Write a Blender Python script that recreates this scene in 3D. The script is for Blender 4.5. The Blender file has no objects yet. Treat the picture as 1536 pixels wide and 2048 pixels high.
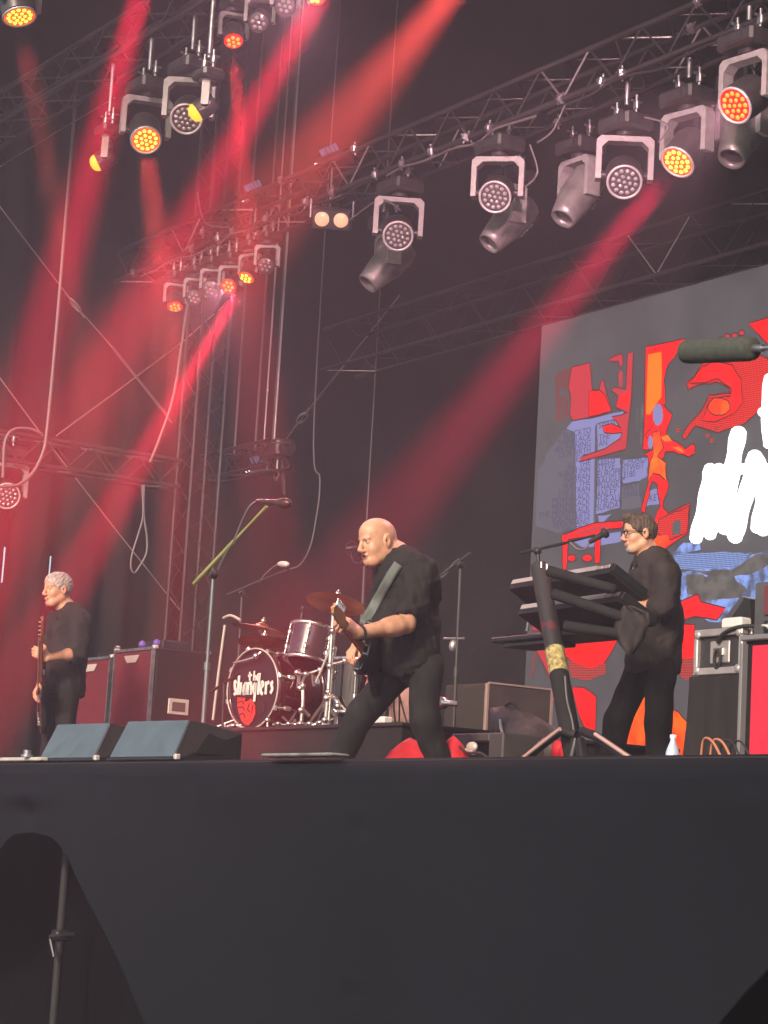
import bpy, bmesh, math, random
import numpy as np
from mathutils import Vector, Matrix, Euler
from mathutils.bvhtree import BVHTree
random.seed(7); np.random.seed(7)
SC = bpy.context.scene
COL = SC.collection

# ------------------------------------------------------------------ camera
FPX = 4500.0
YAW = math.radians(32.7); PITCH = math.atan(0.1545); ROLL = 0.058
CAM = Vector((0.0, 0.0, 1.70))
_fh = Vector((-math.cos(YAW), math.sin(YAW), 0)); _r = Vector((math.sin(YAW), math.cos(YAW), 0))
FWD = (_fh * math.cos(PITCH) + Vector((0, 0, math.sin(PITCH)))).normalized()
_u = (-_fh * math.sin(PITCH) + Vector((0, 0, math.cos(PITCH)))).normalized()
RGT = (_r * math.cos(ROLL) + _u * math.sin(ROLL)).normalized()
UPC = (_u * math.cos(ROLL) - _r * math.sin(ROLL)).normalized()
cd = bpy.data.cameras.new('camera'); cam = bpy.data.objects.new('camera', cd); COL.objects.link(cam)
cam.matrix_world = Matrix(((RGT.x, UPC.x, -FWD.x, CAM.x), (RGT.y, UPC.y, -FWD.y, CAM.y), (RGT.z, UPC.z, -FWD.z, CAM.z), (0, 0, 0, 1)))
cd.sensor_fit = 'VERTICAL'; cd.sensor_height = 36.0; cd.sensor_width = 27.0
cd.lens = FPX / 2048.0 * 36.0; cd.clip_start = 0.1; cd.clip_end = 3000
SC.camera = cam

# ------------------------------------------------------------------ world, sun, exposure
SUN_EL, SUN_AZ = math.radians(27), math.radians(32)      # sun over the audience, right of stage axis, stands in for front lights
w = bpy.data.worlds.new('World'); SC.world = w; w.use_nodes = True
nt = w.node_tree; bg = nt.nodes['Background']
sky = nt.nodes.new('ShaderNodeTexSky'); sky.sky_type = 'NISHITA'; sky.sun_disc = False
sundir = Vector((math.sin(SUN_AZ) * math.cos(SUN_EL), -math.cos(SUN_AZ) * math.cos(SUN_EL), math.sin(SUN_EL)))
sky.sun_elevation = SUN_EL; sky.sun_rotation = math.atan2(sundir.x, sundir.y)
sky.air_density = 1.0; sky.dust_density = 1.5; sky.ozone_density = 1.0
nt.links.new(sky.outputs[0], bg.inputs[0]); bg.inputs[1].default_value = 0.135
sl = bpy.data.lights.new('sun', 'SUN'); sl.energy = 3.0; sl.angle = math.radians(10); sl.color = (1.0, 0.78, 0.58)
so = bpy.data.objects.new('sun', sl); COL.objects.link(so)
so.rotation_euler = (-sundir).to_track_quat('-Z', 'Y').to_euler()
SC.view_settings.view_transform = 'Standard'; SC.view_settings.look = 'None'
SC.view_settings.exposure = 0.62; SC.view_settings.gamma = 1.0
SC.cycles.use_denoising = True; SC.cycles.denoiser = 'OPENIMAGEDENOISE'
SC.cycles.max_bounces = 5; SC.cycles.diffuse_bounces = 3; SC.cycles.glossy_bounces = 3
SC.cycles.transmission_bounces = 4; SC.cycles.volume_bounces = 0; SC.cycles.transparent_max_bounces = 6
SC.cycles.sample_clamp_indirect = 4.0; SC.cycles.caustics_reflective = False; SC.cycles.caustics_refractive = False

# ------------------------------------------------------------------ pixels -> world (pixels of the 1536x2048 photograph)
def ray(px, py):
    return (FWD * FPX + RGT * (px - 768.0) - UPC * (py - 1024.0)).normalized()
def PY(px, py, y): d = ray(px, py); return CAM + d * ((y - CAM.y) / d.y)
def PX(px, py, x): d = ray(px, py); return CAM + d * ((x - CAM.x) / d.x)
def PZ(px, py, z): d = ray(px, py); return CAM + d * ((z - CAM.z) / d.z)
def PD(px, py, dist):                      # on the upright plane that many metres away along the view's heading
    d = ray(px, py); return CAM + d * (dist / d.dot(_fh))
DECK = 2.13; EDGE = 5.3

# ------------------------------------------------------------------ helpers
def link(o): COL.objects.link(o); return o
def setp(o, label=None, cat=None, group=None, kind=None):
    if label: o['label'] = label
    if cat: o['category'] = cat
    if group: o['group'] = group
    if kind: o['kind'] = kind
    return o
def thing(name, label, cat, loc=(0, 0, 0), group=None, rot=None):
    o = link(bpy.data.objects.new(name, None)); o.empty_display_size = 0.1
    M = Matrix.Translation(Vector(loc)) @ (rot.to_4x4() if rot is not None else Matrix.Identity(4))
    o.matrix_world = M; o['_m'] = [v for r in M for v in r]
    return setp(o, label, cat, group)
def pmat(o):
    v = o.get('_m')
    if v is None: return Matrix.Identity(4)
    v = list(v); return Matrix((v[0:4], v[4:8], v[8:12], v[12:16]))
def rootmat(o):
    if o.get('_w'): return Matrix.Identity(4)
    return (rootmat(o.parent) if o.parent else Matrix.Identity(4)) @ pmat(o)
def attach(o, parent):
    """world-space mesh becomes the child of parent"""
    o.parent = parent; o.matrix_parent_inverse = rootmat(parent).inverted(); o['_w'] = 1; return o

_mats = {}
def mat(name, col, rough=0.6, metal=0.0, var=0.0, vscale=6.0, bump=0.0, bscale=40.0, emit=None, estr=0.0, spec=None, sheen=0.0, col2=None, coat=0.0, stretch=None, bdist=0.02):
    if name in _mats: return _mats[name]
    m = bpy.data.materials.new(name); m.use_nodes = True; n = m.node_tree.nodes; l = m.node_tree.links
    b = n['Principled BSDF']; c = tuple(col) + (1,)
    b.inputs['Base Color'].default_value = c; b.inputs['Roughness'].default_value = rough; b.inputs['Metallic'].default_value = metal
    if spec is not None: b.inputs['Specular IOR Level'].default_value = spec
    if sheen: b.inputs['Sheen Weight'].default_value = sheen
    if coat: b.inputs['Coat Weight'].default_value = coat
    if var or bump:
        tc = n.new('ShaderNodeTexCoord'); src = tc.outputs['Object']
        if stretch:
            mp = n.new('ShaderNodeMapping'); mp.inputs['Scale'].default_value = stretch; l.new(src, mp.inputs[0]); src = mp.outputs[0]
    if var:
        t = n.new('ShaderNodeTexNoise'); t.inputs['Scale'].default_value = vscale; t.inputs['Detail'].default_value = 6; l.new(src, t.inputs['Vector'])
        rp = n.new('ShaderNodeValToRGB'); e = rp.color_ramp.elements
        e[0].position = 0.32; e[1].position = 0.68
        lo = tuple(max(0, x * (1 - var)) for x in col) if col2 is None else tuple(col2)
        e[0].color = lo + (1,); e[1].color = (tuple(min(1, x * (1 + var)) for x in col) if col2 is None else tuple(col)) + (1,)
        l.new(t.outputs[0], rp.inputs[0]); l.new(rp.outputs[0], b.inputs['Base Color'])
        mr = n.new('ShaderNodeMapRange'); mr.inputs[3].default_value = max(0, rough - 0.12); mr.inputs[4].default_value = min(1, rough + 0.12)
        l.new(t.outputs[0], mr.inputs[0]); l.new(mr.outputs[0], b.inputs['Roughness'])
    if bump:
        t2 = n.new('ShaderNodeTexNoise'); t2.inputs['Scale'].default_value = bscale; t2.inputs['Detail'].default_value = 5; l.new(src, t2.inputs['Vector'])
        bp = n.new('ShaderNodeBump'); bp.inputs['Strength'].default_value = bump; bp.inputs['Distance'].default_value = bdist
        l.new(t2.outputs[0], bp.inputs['Height']); l.new(bp.outputs[0], b.inputs['Normal'])
    if emit is not None:
        b.inputs['Emission Color'].default_value = tuple(emit) + (1,); b.inputs['Emission Strength'].default_value = estr
    _mats[name] = m; return m

def frame(z, up=Vector((0, 0, 1))):
    z = Vector(z).normalized(); up = Vector(up)
    if abs(z.dot(up)) > 0.98: up = Vector((0, 1, 0)) if abs(z.y) < 0.9 else Vector((1, 0, 0))
    x = up.cross(z).normalized(); y = z.cross(x).normalized()
    return Matrix((x, y, z)).transposed()

class MB:
    def __init__(s, M=None): s.v = []; s.f = []; s.mi = []; s.sm = []; s.M = M or Matrix.Identity(4); s.cur = 0
    def add(s, vs, fs, smooth=False):
        o = len(s.v); s.v += [s.M @ Vector(p) for p in vs]
        for f in fs: s.f.append([i + o for i in f]); s.mi.append(s.cur); s.sm.append(smooth)
        return s
    def box(s, c, size, R=None, bev=0.0):
        c = Vector(c); hx, hy, hz = [a / 2 for a in size]; R = R or Matrix.Identity(3)
        if bev <= 0:
            vs = [c + R @ Vector((x, y, z)) for x in (-hx, hx) for y in (-hy, hy) for z in (-hz, hz)]
            return s.add(vs, [(0, 1, 3, 2), (4, 6, 7, 5), (0, 4, 5, 1), (2, 3, 7, 6), (0, 2, 6, 4), (1, 5, 7, 3)])
        b = min(bev, hx * .9, hy * .9, hz * .9); vs = []; idx = {}
        for sx in (-1, 1):
            for sy in (-1, 1):
                for sz in (-1, 1):
                    for k in range(3):
                        p = [sx * (hx - b), sy * (hy - b), sz * (hz - b)]
                        p[k] = (sx * hx, sy * hy, sz * hz)[k]
                        idx[(sx, sy, sz, k)] = len(vs); vs.append(c + R @ Vector(p))
        fs = []
        for k in range(3):
            a, d = [(1, 2), (2, 0), (0, 1)][k]
            for sg in (-1, 1):
                q = []
                for (u, v) in ((-1, -1), (1, -1), (1, 1), (-1, 1)):
                    t = [0, 0, 0]; t[k] = sg; t[a] = u; t[d] = v; q.append(idx[(t[0], t[1], t[2], k)])
                fs.append(q if sg > 0 else q[::-1])
        for k in range(3):
            a, d = [(1, 2), (2, 0), (0, 1)][k]
            for u in (-1, 1):
                for v in (-1, 1):
                    q = []
                    for sg, ax in ((-1, a), (1, a), (1, d), (-1, d)):
                        t = [0, 0, 0]; t[k] = sg; t[a] = u; t[d] = v; q.append(idx[(t[0], t[1], t[2], ax)])
                    fs.append(q if u * v > 0 else q[::-1])
        for sx in (-1, 1):
            for sy in (-1, 1):
                for sz in (-1, 1):
                    q = [idx[(sx, sy, sz, k)] for k in range(3)]; fs.append(q if sx * sy * sz > 0 else q[::-1])
        return s.add(vs, fs)
    def cyl(s, a, b, r0, r1=None, n=12, caps=True):
        a = Vector(a); b = Vector(b); r1 = r0 if r1 is None else r1
        R = frame(b - a); vs = []; fs = []
        for p, r in ((a, r0), (b, r1)):
            for i in range(n):
                t = 2 * math.pi * i / n; vs.append(p + R @ Vector((math.cos(t) * r, math.sin(t) * r, 0)))
        for i in range(n): j = (i + 1) % n; fs.append((i, j, n + j, n + i))
        s.add(vs, fs, True)
        if caps: s.add(vs, [tuple(range(n))[::-1], tuple(range(n, 2 * n))])
        return s
    def lathe(s, base, axis, prof, n=20, up=Vector((0, 0, 1)), smooth=True, close=True):
        """prof: (radius, height) pairs along axis"""
        R = frame(axis, up); base = Vector(base); vs = []; fs = []
        for (r, h) in prof:
            for i in range(n):
                t = 2 * math.pi * i / n; vs.append(base + R @ Vector((math.cos(t) * r, math.sin(t) * r, h)))
        for k in range(len(prof) - 1):
            for i in range(n): j = (i + 1) % n; fs.append((k * n + i, k * n + j, (k + 1) * n + j, (k + 1) * n + i))
        s.add(vs, fs, smooth)
        if close: s.add(vs, [tuple(range(n))[::-1], tuple(range((len(prof) - 1) * n, len(prof) * n))])
        return s
    def tube(s, pts, r, n=6, smooth=True, closed=False):
        pts = [Vector(p) for p in pts]; m = len(pts); vs = []; fs = []
        rr = r if isinstance(r, (list, tuple)) else [r] * m
        up = Vector((0.13, 0.21, 0.97))
        for k in range(m):
            t = (pts[min(k + 1, m - 1)] - pts[max(k - 1, 0)]) if not closed else (pts[(k + 1) % m] - pts[k - 1])
            if t.length < 1e-7: t = Vector((0, 0, 1))
            R = frame(t, up); up = R.col[1].copy()
            for i in range(n):
                a = 2 * math.pi * i / n; vs.append(pts[k] + R @ Vector((math.cos(a) * rr[k], math.sin(a) * rr[k], 0)))
        for k in range(m if closed else m - 1):
            k2 = (k + 1) % m
            for i in range(n): j = (i + 1) % n; fs.append((k * n + i, k * n + j, k2 * n + j, k2 * n + i))
        s.add(vs, fs, smooth)
        if not closed: s.add(vs, [tuple(range(n))[::-1], tuple(range((m - 1) * n, m * n))])
        return s
    def ell(s, c, rad, R=None, nu=14, nv=9):
        c = Vector(c); R = R or Matrix.Identity(3); vs = [c + R @ Vector((0, 0, rad[2]))]; fs = []
        for j in range(1, nv):
            ph = math.pi * j / nv
            for i in range(nu):
                t = 2 * math.pi * i / nu
                vs.append(c + R @ Vector((rad[0] * math.sin(ph) * math.cos(t), rad[1] * math.sin(ph) * math.sin(t), rad[2] * math.cos(ph))))
        vs.append(c - R @ Vector((0, 0, rad[2])))
        for i in range(nu): fs.append((0, 1 + i, 1 + (i + 1) % nu))
        for j in range(nv - 2):
            for i in range(nu):
                a = 1 + j * nu; b = a + nu; i2 = (i + 1) % nu; fs.append((a + i, b + i, b + i2, a + i2))
        a = 1 + (nv - 2) * nu
        for i in range(nu): fs.append((a + i, len(vs) - 1, a + (i + 1) % nu))
        return s.add(vs, fs, True)
    def prism(s, poly, off):
        """closed polygon (3-D points) pushed along off"""
        off = Vector(off); n = len(poly); poly = [Vector(p) for p in poly]
        nrm = Vector((0, 0, 0))
        for i in range(n): nrm += poly[i].cross(poly[(i + 1) % n])
        if nrm.dot(off) > 0: poly = poly[::-1]
        vs = poly + [p + off for p in poly]
        fs = [tuple(range(n)), tuple(range(n, 2 * n))[::-1]] + [(i, n + i, n + (i + 1) % n, (i + 1) % n) for i in range(n)]
        return s.add(vs, fs)
    def mesh(s, name, mats):
        me = bpy.data.meshes.new(name); me.from_pydata([tuple(p) for p in s.v], [], s.f)
        for m in (mats if isinstance(mats, (list, tuple)) else [mats]): me.materials.append(m)
        me.polygons.foreach_set('material_index', s.mi); me.polygons.foreach_set('use_smooth', s.sm); me.update(); return me
    def build(s, name, mats, parent=None, **kw):
        o = link(bpy.data.objects.new(name, s.mesh(name, mats)))
        if parent is not None: attach(o, parent)
        return setp(o, **kw)

def curve(pts, n=8):
    """smooth Catmull-Rom path through pts"""
    pts = [Vector(p) for p in pts]; out = []
    for i in range(len(pts) - 1):
        p0 = pts[max(i - 1, 0)]; p1 = pts[i]; p2 = pts[i + 1]; p3 = pts[min(i + 2, len(pts) - 1)]
        for k in range(n):
            t = k / n; out.append(0.5 * ((2 * p1) + (p2 - p0) * t + (2 * p0 - 5 * p1 + 4 * p2 - p3) * t * t + (3 * p1 - p0 - 3 * p2 + p3) * t ** 3))
    return out + [pts[-1]]

# ------------------------------------------------------------------ common materials
BLACKM = mat('black_metal', (0.025, 0.025, 0.028), 0.42, 0.3, var=0.3, vscale=12)
ALU = mat('worn_aluminium', (0.42, 0.42, 0.43), 0.38, 0.9, var=0.25, vscale=18)
DARKALU = mat('dark_truss_metal', (0.10, 0.095, 0.10), 0.42, 0.7, var=0.35, vscale=9)
CHROME = mat('chrome', (0.88, 0.85, 0.76), 0.30, 1.0, var=0.08, vscale=25)
STEEL = mat('steel_wire', (0.5, 0.48, 0.46), 0.4, 0.8)
RUBBER = mat('black_rubber', (0.018, 0.018, 0.019), 0.7, var=0.2)
CABLE = mat('black_cable', (0.03, 0.03, 0.032), 0.5)
PALECABLE = mat('grey_cable', (0.16, 0.15, 0.15), 0.5)
WHITEPL = mat('white_plastic', (0.75, 0.75, 0.72), 0.4)
# ------------------------------------------------------------------ ground, deck, roof
LX, RX, BACK, ROOFZ = -23.2, 4.5, 12.5, 10.9        # left wing wall, right end, back wall, roof underside
GR = mat('trampled_grass', (0.07, 0.075, 0.035), 0.95, var=0.5, vscale=0.9, bump=0.5, bscale=6, col2=(0.06, 0.045, 0.03))
MB().box((-6, 0, -0.05), (900, 900, 0.1)).build('ground', GR, kind='structure')
DECKM = mat('black_stage_ply', (0.03, 0.03, 0.031), 0.55, var=0.35, vscale=2.5, bump=0.1)
MB().box(((LX + RX) / 2, (EDGE + 0.06 + BACK + .6) / 2, DECK - 0.05), (RX - LX, BACK + .6 - EDGE - .06, 0.10)).build('stage_deck', DECKM, kind='structure')
ROOFM = mat('black_roof_sheet', (0.022, 0.02, 0.022), 0.8, var=0.3, vscale=0.8, bump=0.2, bscale=3)
m = MB(); m.box(((LX + RX) / 2, (3.6 + BACK + .6) / 2, ROOFZ + 0.05), (RX - LX + .8, BACK + .6 - 3.6, 0.10))
m.box(((LX + RX) / 2, 3.55, ROOFZ + .35), (RX - LX + .8, 0.08, 0.9))
m.build('stage_roof', ROOFM, kind='structure')
# wing wall on the far left and the right, back wall: hung black cloth with folds
def cloth_wall(name, a, b, z0, z1, amp, wl, material, label, cat, slots=(), seed=0, nx=260, nz=14):
    a = Vector(a); b = Vector(b); L = (b - a).length; t = (b - a) / L; nrm = Vector((-t.y, t.x, 0)); rnd = random.Random(seed)
    ph = [rnd.uniform(0, 6.28) for _ in range(6)]
    us = [L * i / nx for i in range(nx + 1)]
    for (u0, u1, za, zb) in slots: us += [u0, u1]
    zs = [z0 + (z1 - z0) * j / nz for j in range(nz + 1)]
    for (u0, u1, za, zb) in slots: zs += [za, zb]
    us = sorted(set(us)); zs = sorted(set(zs)); vs = []; fs = []
    for u in us:
        for z in zs:
            d = amp * (math.sin(u / wl * 6.28 + ph[0] + .25 * math.sin(z + ph[4])) + .5 * math.sin(u / wl * 2.9 + ph[1] + z * .3) + .35 * math.sin(u / wl * 11 + ph[2]))
            d *= 0.35 + 0.65 * (z1 - z) / (z1 - z0)
            vs.append(a + t * u + nrm * d + Vector((0, 0, z)))
    nzz = len(zs)
    for i in range(len(us) - 1):
        for j in range(nzz - 1):
            um = (us[i] + us[i + 1]) / 2; zm = (zs[j] + zs[j + 1]) / 2
            if any(u0 < um < u1 and za < zm < zb for (u0, u1, za, zb) in slots): continue
            fs.append((i * nzz + j, (i + 1) * nzz + j, (i + 1) * nzz + j + 1, i * nzz + j + 1))
    o = MB().add(vs, fs, True).build(name, material, label=label, cat=cat)
    return o
DRAPE = mat('black_wool_serge', (0.013, 0.012, 0.013), 0.95, var=0.3, vscale=1.6, bump=0.35, bscale=60, spec=0.1)
def slot(px, py0, py1, wpx=5):
    p = PX(px, py0, LX); q = PX(px, py1, LX); r = PX(px + wpx, py0, LX)
    return (p.y - 4.0, p.y - 4.0 + abs(r.y - p.y), q.z, p.z)
cloth_wall('wing_curtain', (LX, 4.0, 0), (LX, BACK, 0), DECK + .01, ROOFZ, 0.07, 0.55, DRAPE,
           'black curtain closing the far left wing, daylight showing through two narrow slits', 'curtain',
           slots=[slot(6, 1094, 1166), slot(103, 1111, 1166)], seed=3, nx=300)
cloth_wall('back_curtain', (LX, BACK, 0), (RX, BACK, 0), DECK + .01, ROOFZ, 0.03, 1.3, DRAPE,
           'tall black curtain hung across the back of the stage', 'curtain', seed=5, nx=420)
cloth_wall('wing_curtain', (RX, BACK, 0), (RX, 4.0, 0), DECK + .01, ROOFZ, 0.07, 0.6, DRAPE,
           'black curtain closing the right wing of the stage, beyond the picture', 'curtain', seed=9, nx=120)

# ------------------------------------------------------------------ front skirt of the stage, one stretched sheet with ties and two lifted hems
SKIRT = mat('grey_black_skirt_cloth', (0.0075, 0.0095, 0.0132), 0.8, var=0.15, vscale=0.7, bump=0.15, bscale=220, spec=0.12)
pk = lambda px, py: PY(px, py, EDGE)
def hem_curve(pts):
    q = [pk(*p) for p in pts]; return [(p.x, p.z) for p in q]
hemL = hem_curve([(-60, 1800), (-10, 1705), (8, 1682), (25, 1668), (60, 1664), (100, 1674), (118, 1690), (140, 1724), (170, 1785), (200, 1850), (240, 1940), (290, 2052), (330, 2140), (400, 2300)])
hemR = hem_curve([(1330, 2230), (1425, 2052), (1480, 1985), (1540, 1922), (1600, 1870), (1700, 1800)])
def hem(x):
    z = 0.06
    for H in (hemL, hemR):
        if H[0][0] <= x <= H[-1][0]:
            for (x0, z0), (x1, z1) in zip(H[:-1], H[1:]):
                if x0 <= x <= x1: z = max(z, z0 + (z1 - z0) * (x - x0) / (x1 - x0))
        elif H is hemL and H[0][0] - 3.0 < x < H[0][0]: z = max(z, H[0][1] - (H[0][0] - x) * 0.35)
        elif H is hemR and H[-1][0] < x < H[-1][0] + 1.5: z = max(z, H[-1][1] - (x - H[-1][0]) * 0.6)
    return z
dents = [(pk(px, py), s, a) for px, py, s, a in ((205, 1563, .08, .018), (365, 1566, .08, .018), (535, 1568, .08, .013), (945, 1560, .08, .014), (1205, 1558, .08, .012), (1495, 1556, .08, .013), (720, 1652, .05, .013), (700, 1984, .045, .013), (50, 1625, .09, .05), (-60, 1570, .1, .04))]
vs = []; fs = []; cols = []
x = LX
while x < RX: cols.append(x); x += 0.03 if -14 < x < -3 else 0.2
cols.append(RX); NZ = 64
for x in cols:
    zb = hem(x); zt = DECK + 0.012
    lipz = 0.012 * math.sin(x * 2.1) + 0.008 * math.sin(x * 5.3 + 1)
    prof = [(EDGE + 0.32, zt), (EDGE + 0.13, zt + .001), (EDGE + 0.075, zt - 0.008), (EDGE + 0.035, zt - 0.030)]
    for (yy, zz) in prof: vs.append((x, yy, zz))
    for j in range(NZ):
        t = j / (NZ - 1); z = zt - 0.075 + (zb - (zt - 0.075)) * t
        d = 0.012 * math.sin(x * 1.7 + z * 1.1) + 0.006 * math.sin(x * 4.1 - z * 2.3) + 0.0035 * math.sin(x * 8.3 + 2.2 * math.sin(z * 1.9 + x)) - .012 * t
        d += 0.035 * math.exp(-((zt - .16 - z) / .10) ** 2) * (0.5 + 0.5 * math.sin(x * 3.2 + .4)) * 0.4
        for (c, s_, a) in dents:
            dx = (x - c.x) / 1.45; dz = z - c.z; r2 = dx * dx + dz * dz
            if r2 < 0.25:
                d -= a * math.exp(-r2 / (s_ * s_)); d += a * .55 * math.exp(-((dz - s_ * .9) ** 2) / (s_ * s_ * .3)) * math.exp(-dx * dx / (s_ * s_ * 5))
        vs.append((x, EDGE - d, z))
R_ = NZ + 4
for i in range(len(cols) - 1):
    for j in range(R_ - 1): fs.append((i * R_ + j, i * R_ + j + 1, (i + 1) * R_ + j + 1, (i + 1) * R_ + j))
sk = MB().add(vs, fs, True).build('stage_skirt', SKIRT, label='dark grey cloth stretched over the front of the stage, tied back at its lower left', cat='stage skirt')
sm = sk.modifiers.new('s', 'SOLIDIFY'); sm.thickness = 0.004; sm.offset = -1
# second cloth hung behind the skirt, seen where the hem is lifted on the right
INNER = mat('black_understage_backing', (0.0035, 0.0035, 0.004), 0.95, spec=.05, var=0.2, vscale=2, bump=.2)  # near black, the understage dark put into the cloth colour
cloth_wall('understage_backing', (pk(1000, 1900).x, EDGE + .45, 0), (RX, EDGE + .45, 0), 0.02, DECK - .12, 0.03, 0.5, INNER, 'black cloth under the stage behind the lifted right hem of the skirt', 'curtain', seed=12, nx=120)
cloth_wall('understage_backing', (LX, EDGE + .62, 0), (pk(1000, 1900).x, EDGE + .62, 0), 0.02, DECK - .12, 0.03, 0.5, INNER, 'added black sheet for the dark under the stage behind the lifted left hem', 'curtain', seed=13, nx=120)  # sheet added where there is only the dark understage
# scaffold leg under the deck, in the lifted corner
b = PY(118, 1900, EDGE + .34)
t = thing('scaffold_leg', 'dull steel scaffold leg with a clamp in the dark under the stage', 'scaffold', (b.x, b.y, 0))
MB().cyl((b.x, b.y, 0.02), (b.x, b.y, DECK - .10), .024).build('tube', RUBBER, t)
m = MB(); z = PY(118, 1870, EDGE + .34).z
m.box((b.x, b.y, z), (.085, .085, .06), bev=.012); m.cyl((b.x + .03, b.y - .08, z - .01), (b.x + .05, b.y + .06, z + .01), .012); m.cyl((b.x + .02, b.y - .07, z - .02), (b.x + .07, b.y - .06, z - .12), .010)
m.build('clamp', DARKALU, t)
MB().box((b.x, b.y, .012), (.15, .15, .02)).build('base_plate', DARKALU, t)
# ------------------------------------------------------------------ trusses
_tubes = {}
def unit_tube(r, n, m):
    k = (round(r, 4), n, m.name)
    if k not in _tubes: _tubes[k] = MB().cyl((0, 0, 0), (0, 0, 1), r, n=n).mesh('tube', m)
    return _tubes[k]
def rod(name, a, b, r, m, parent, n=8):
    a = Vector(a); b = Vector(b); o = link(bpy.data.objects.new(name, unit_tube(r, n, m)))
    R = frame(b - a); L = (b - a).length
    Mw = Matrix.Translation(a) @ R.to_4x4() @ Matrix.Diagonal((1, 1, L, 1))
    o.parent = parent; o.matrix_parent_inverse = rootmat(parent).inverted() if parent else Matrix.Identity(4); o.matrix_basis = Mw
    return o
TOWM = mat('dark_tower_metal', (.045, .042, .044), .5, .5, var=.3)
BRIGHTBRACE = mat('bright_brace', (0.55, 0.53, 0.52), 0.35, 0.8, var=0.2)
def truss(label, a, b, u, v, size, bay, rc=0.024, rb=0.009, chordm=DARKALU, bracem=DARKALU, bright=3, cat='truss', group=None):
    """box truss from a to b; u and v are the two directions of its square section"""
    a = Vector(a); b = Vector(b); u = Vector(u) * size; v = Vector(v) * size
    t = thing('lighting_truss', label, cat, a, group)
    C = [Vector((0, 0, 0)), u, u + v, v]; L = (b - a).length; d = (b - a) / L; n = max(2, int(round(L / bay))); s = L / n
    for c in C: rod('chord', a + c, b + c, rc, chordm, t)
    for i in range(n):
        p0 = a + d * (s * i); p1 = a + d * (s * (i + .5)); p2 = a + d * (s * (i + 1))
        for k in range(4):
            c0 = C[k]; c1 = C[(k + 1) % 4]
            rod('brace', p0 + c0, p1 + c1, rb, bracem if not bright or (i + k) % bright else BRIGHTBRACE, t, 6)
            rod('brace', p1 + c1, p2 + c0, rb, bracem if not bright or (i + k) % bright else BRIGHTBRACE, t, 6)
    return t
X, Y, Z = Vector((1, 0, 0)), Vector((0, 1, 0)), Vector((0, 0, 1))
TM_Y, TM_Z = 10.05, 7.60
truss('long black lighting truss carrying most of the moving lights, rising to the upper right', (-21.2, TM_Y, TM_Z), (-9.4, TM_Y, TM_Z), Y, Z, .32, .62, bright=5)
_tm = [o for o in bpy.data.objects if o.name.startswith('lighting_truss')][0]
_rc = random.Random(31); _cp = MB().box((0, 0, 0), (.05, .07, .07), bev=.012).cyl((0, -.05, .0), (0, .05, .0), .012).cyl((0, 0, -.06), (0, 0, .06), .010).mesh('coupler', ALU)
for k in range(26):
    o = link(bpy.data.objects.new('coupler', _cp)); o.parent = _tm; o.matrix_parent_inverse = rootmat(_tm).inverted()
    o.location = (-20.6 + k * .42 + _rc.uniform(-.12, .12), TM_Y + _rc.choice((0, 0, .32)) - .02, TM_Z + _rc.choice((0, 0, .32))); o.rotation_euler = (_rc.uniform(-.5, .5), _rc.uniform(-.4, .4), _rc.uniform(-.6, .6))
T2_Y, T2_Z = 8.05, 8.55
truss('high lighting truss crossing the upper left corner of the picture', (-21.2, T2_Y, T2_Z), (-12.5, T2_Y, T2_Z), Y, Z, .32, .7, bright=0)
truss('front lighting truss above the top of the picture, holding the leftmost lit lamp', (-17.5, 6.2, 8.75), (-9.0, 6.2, 8.75), Y, Z, .32, .8)
truss('dim truss hung above the top edge of the video screen', (-19.0, 11.35, 6.52), (-7.0, 11.35, 6.52), Y, Z, .42, .8, rc=.018, rb=.005, bright=9, chordm=TOWM, bracem=TOWM)
truss('low side truss on the left wing, level with the cable loop', (-20.15, 6.9, 5.33), (-20.15, 10.45, 5.33), -X, Z, .27, .5, rc=.022, bright=0)
tow = truss('upright truss tower at the back left corner of the stage', (-20.0, 10.5, DECK + .01), (-20.0, 10.5, ROOFZ - .02), Y, -X, .32, .55, rc=.020, rb=.006, bright=0, chordm=TOWM, bracem=TOWM, cat='truss tower')
for k, (px, py0, py1) in enumerate(((487, 640, 905), (533, 560, 905), (570, 500, 880), (651, 470, 1010))):
    p = PY(px, py0, 11.7); q = PY(px, py1, 11.7); lab = ['thin hanging pole nearest the truss tower, in front of the back curtain', 'second hanging pole right of the truss tower', 'hanging steel cable dropping onto the hoist beside the truss tower', 'long loose cable hanging right of the hoist'][k]
    t = thing('hanging_cable', lab, 'cable', (p.x, p.y, ROOFZ), 'lines hanging by the truss tower')
    if k < 3:
        rod('line', (p.x, p.y, q.z), (p.x, p.y, ROOFZ), .013 if k < 2 else .009, PALECABLE, t)
    else:
        pts = [(p.x, p.y, ROOFZ), (p.x, p.y, q.z + 1)] + [PY(a, b, 11.7) for a, b in ((640, 960), (630, 1050), (618, 1100), (600, 1130), (580, 1138))]
        MB().tube(curve(pts, 6), .009).build('line', PALECABLE, t)
p0 = PY(757, 640, 12.2)
t = thing('hanging_cable', 'thin line hanging before the back curtain above the bald guitarist', 'cable', (p0.x, p0.y, ROOFZ), 'lines hanging by the truss tower')
rod('line', (p0.x, p0.y, DECK + .02), (p0.x, p0.y, ROOFZ), .008, PALECABLE, t)
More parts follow.
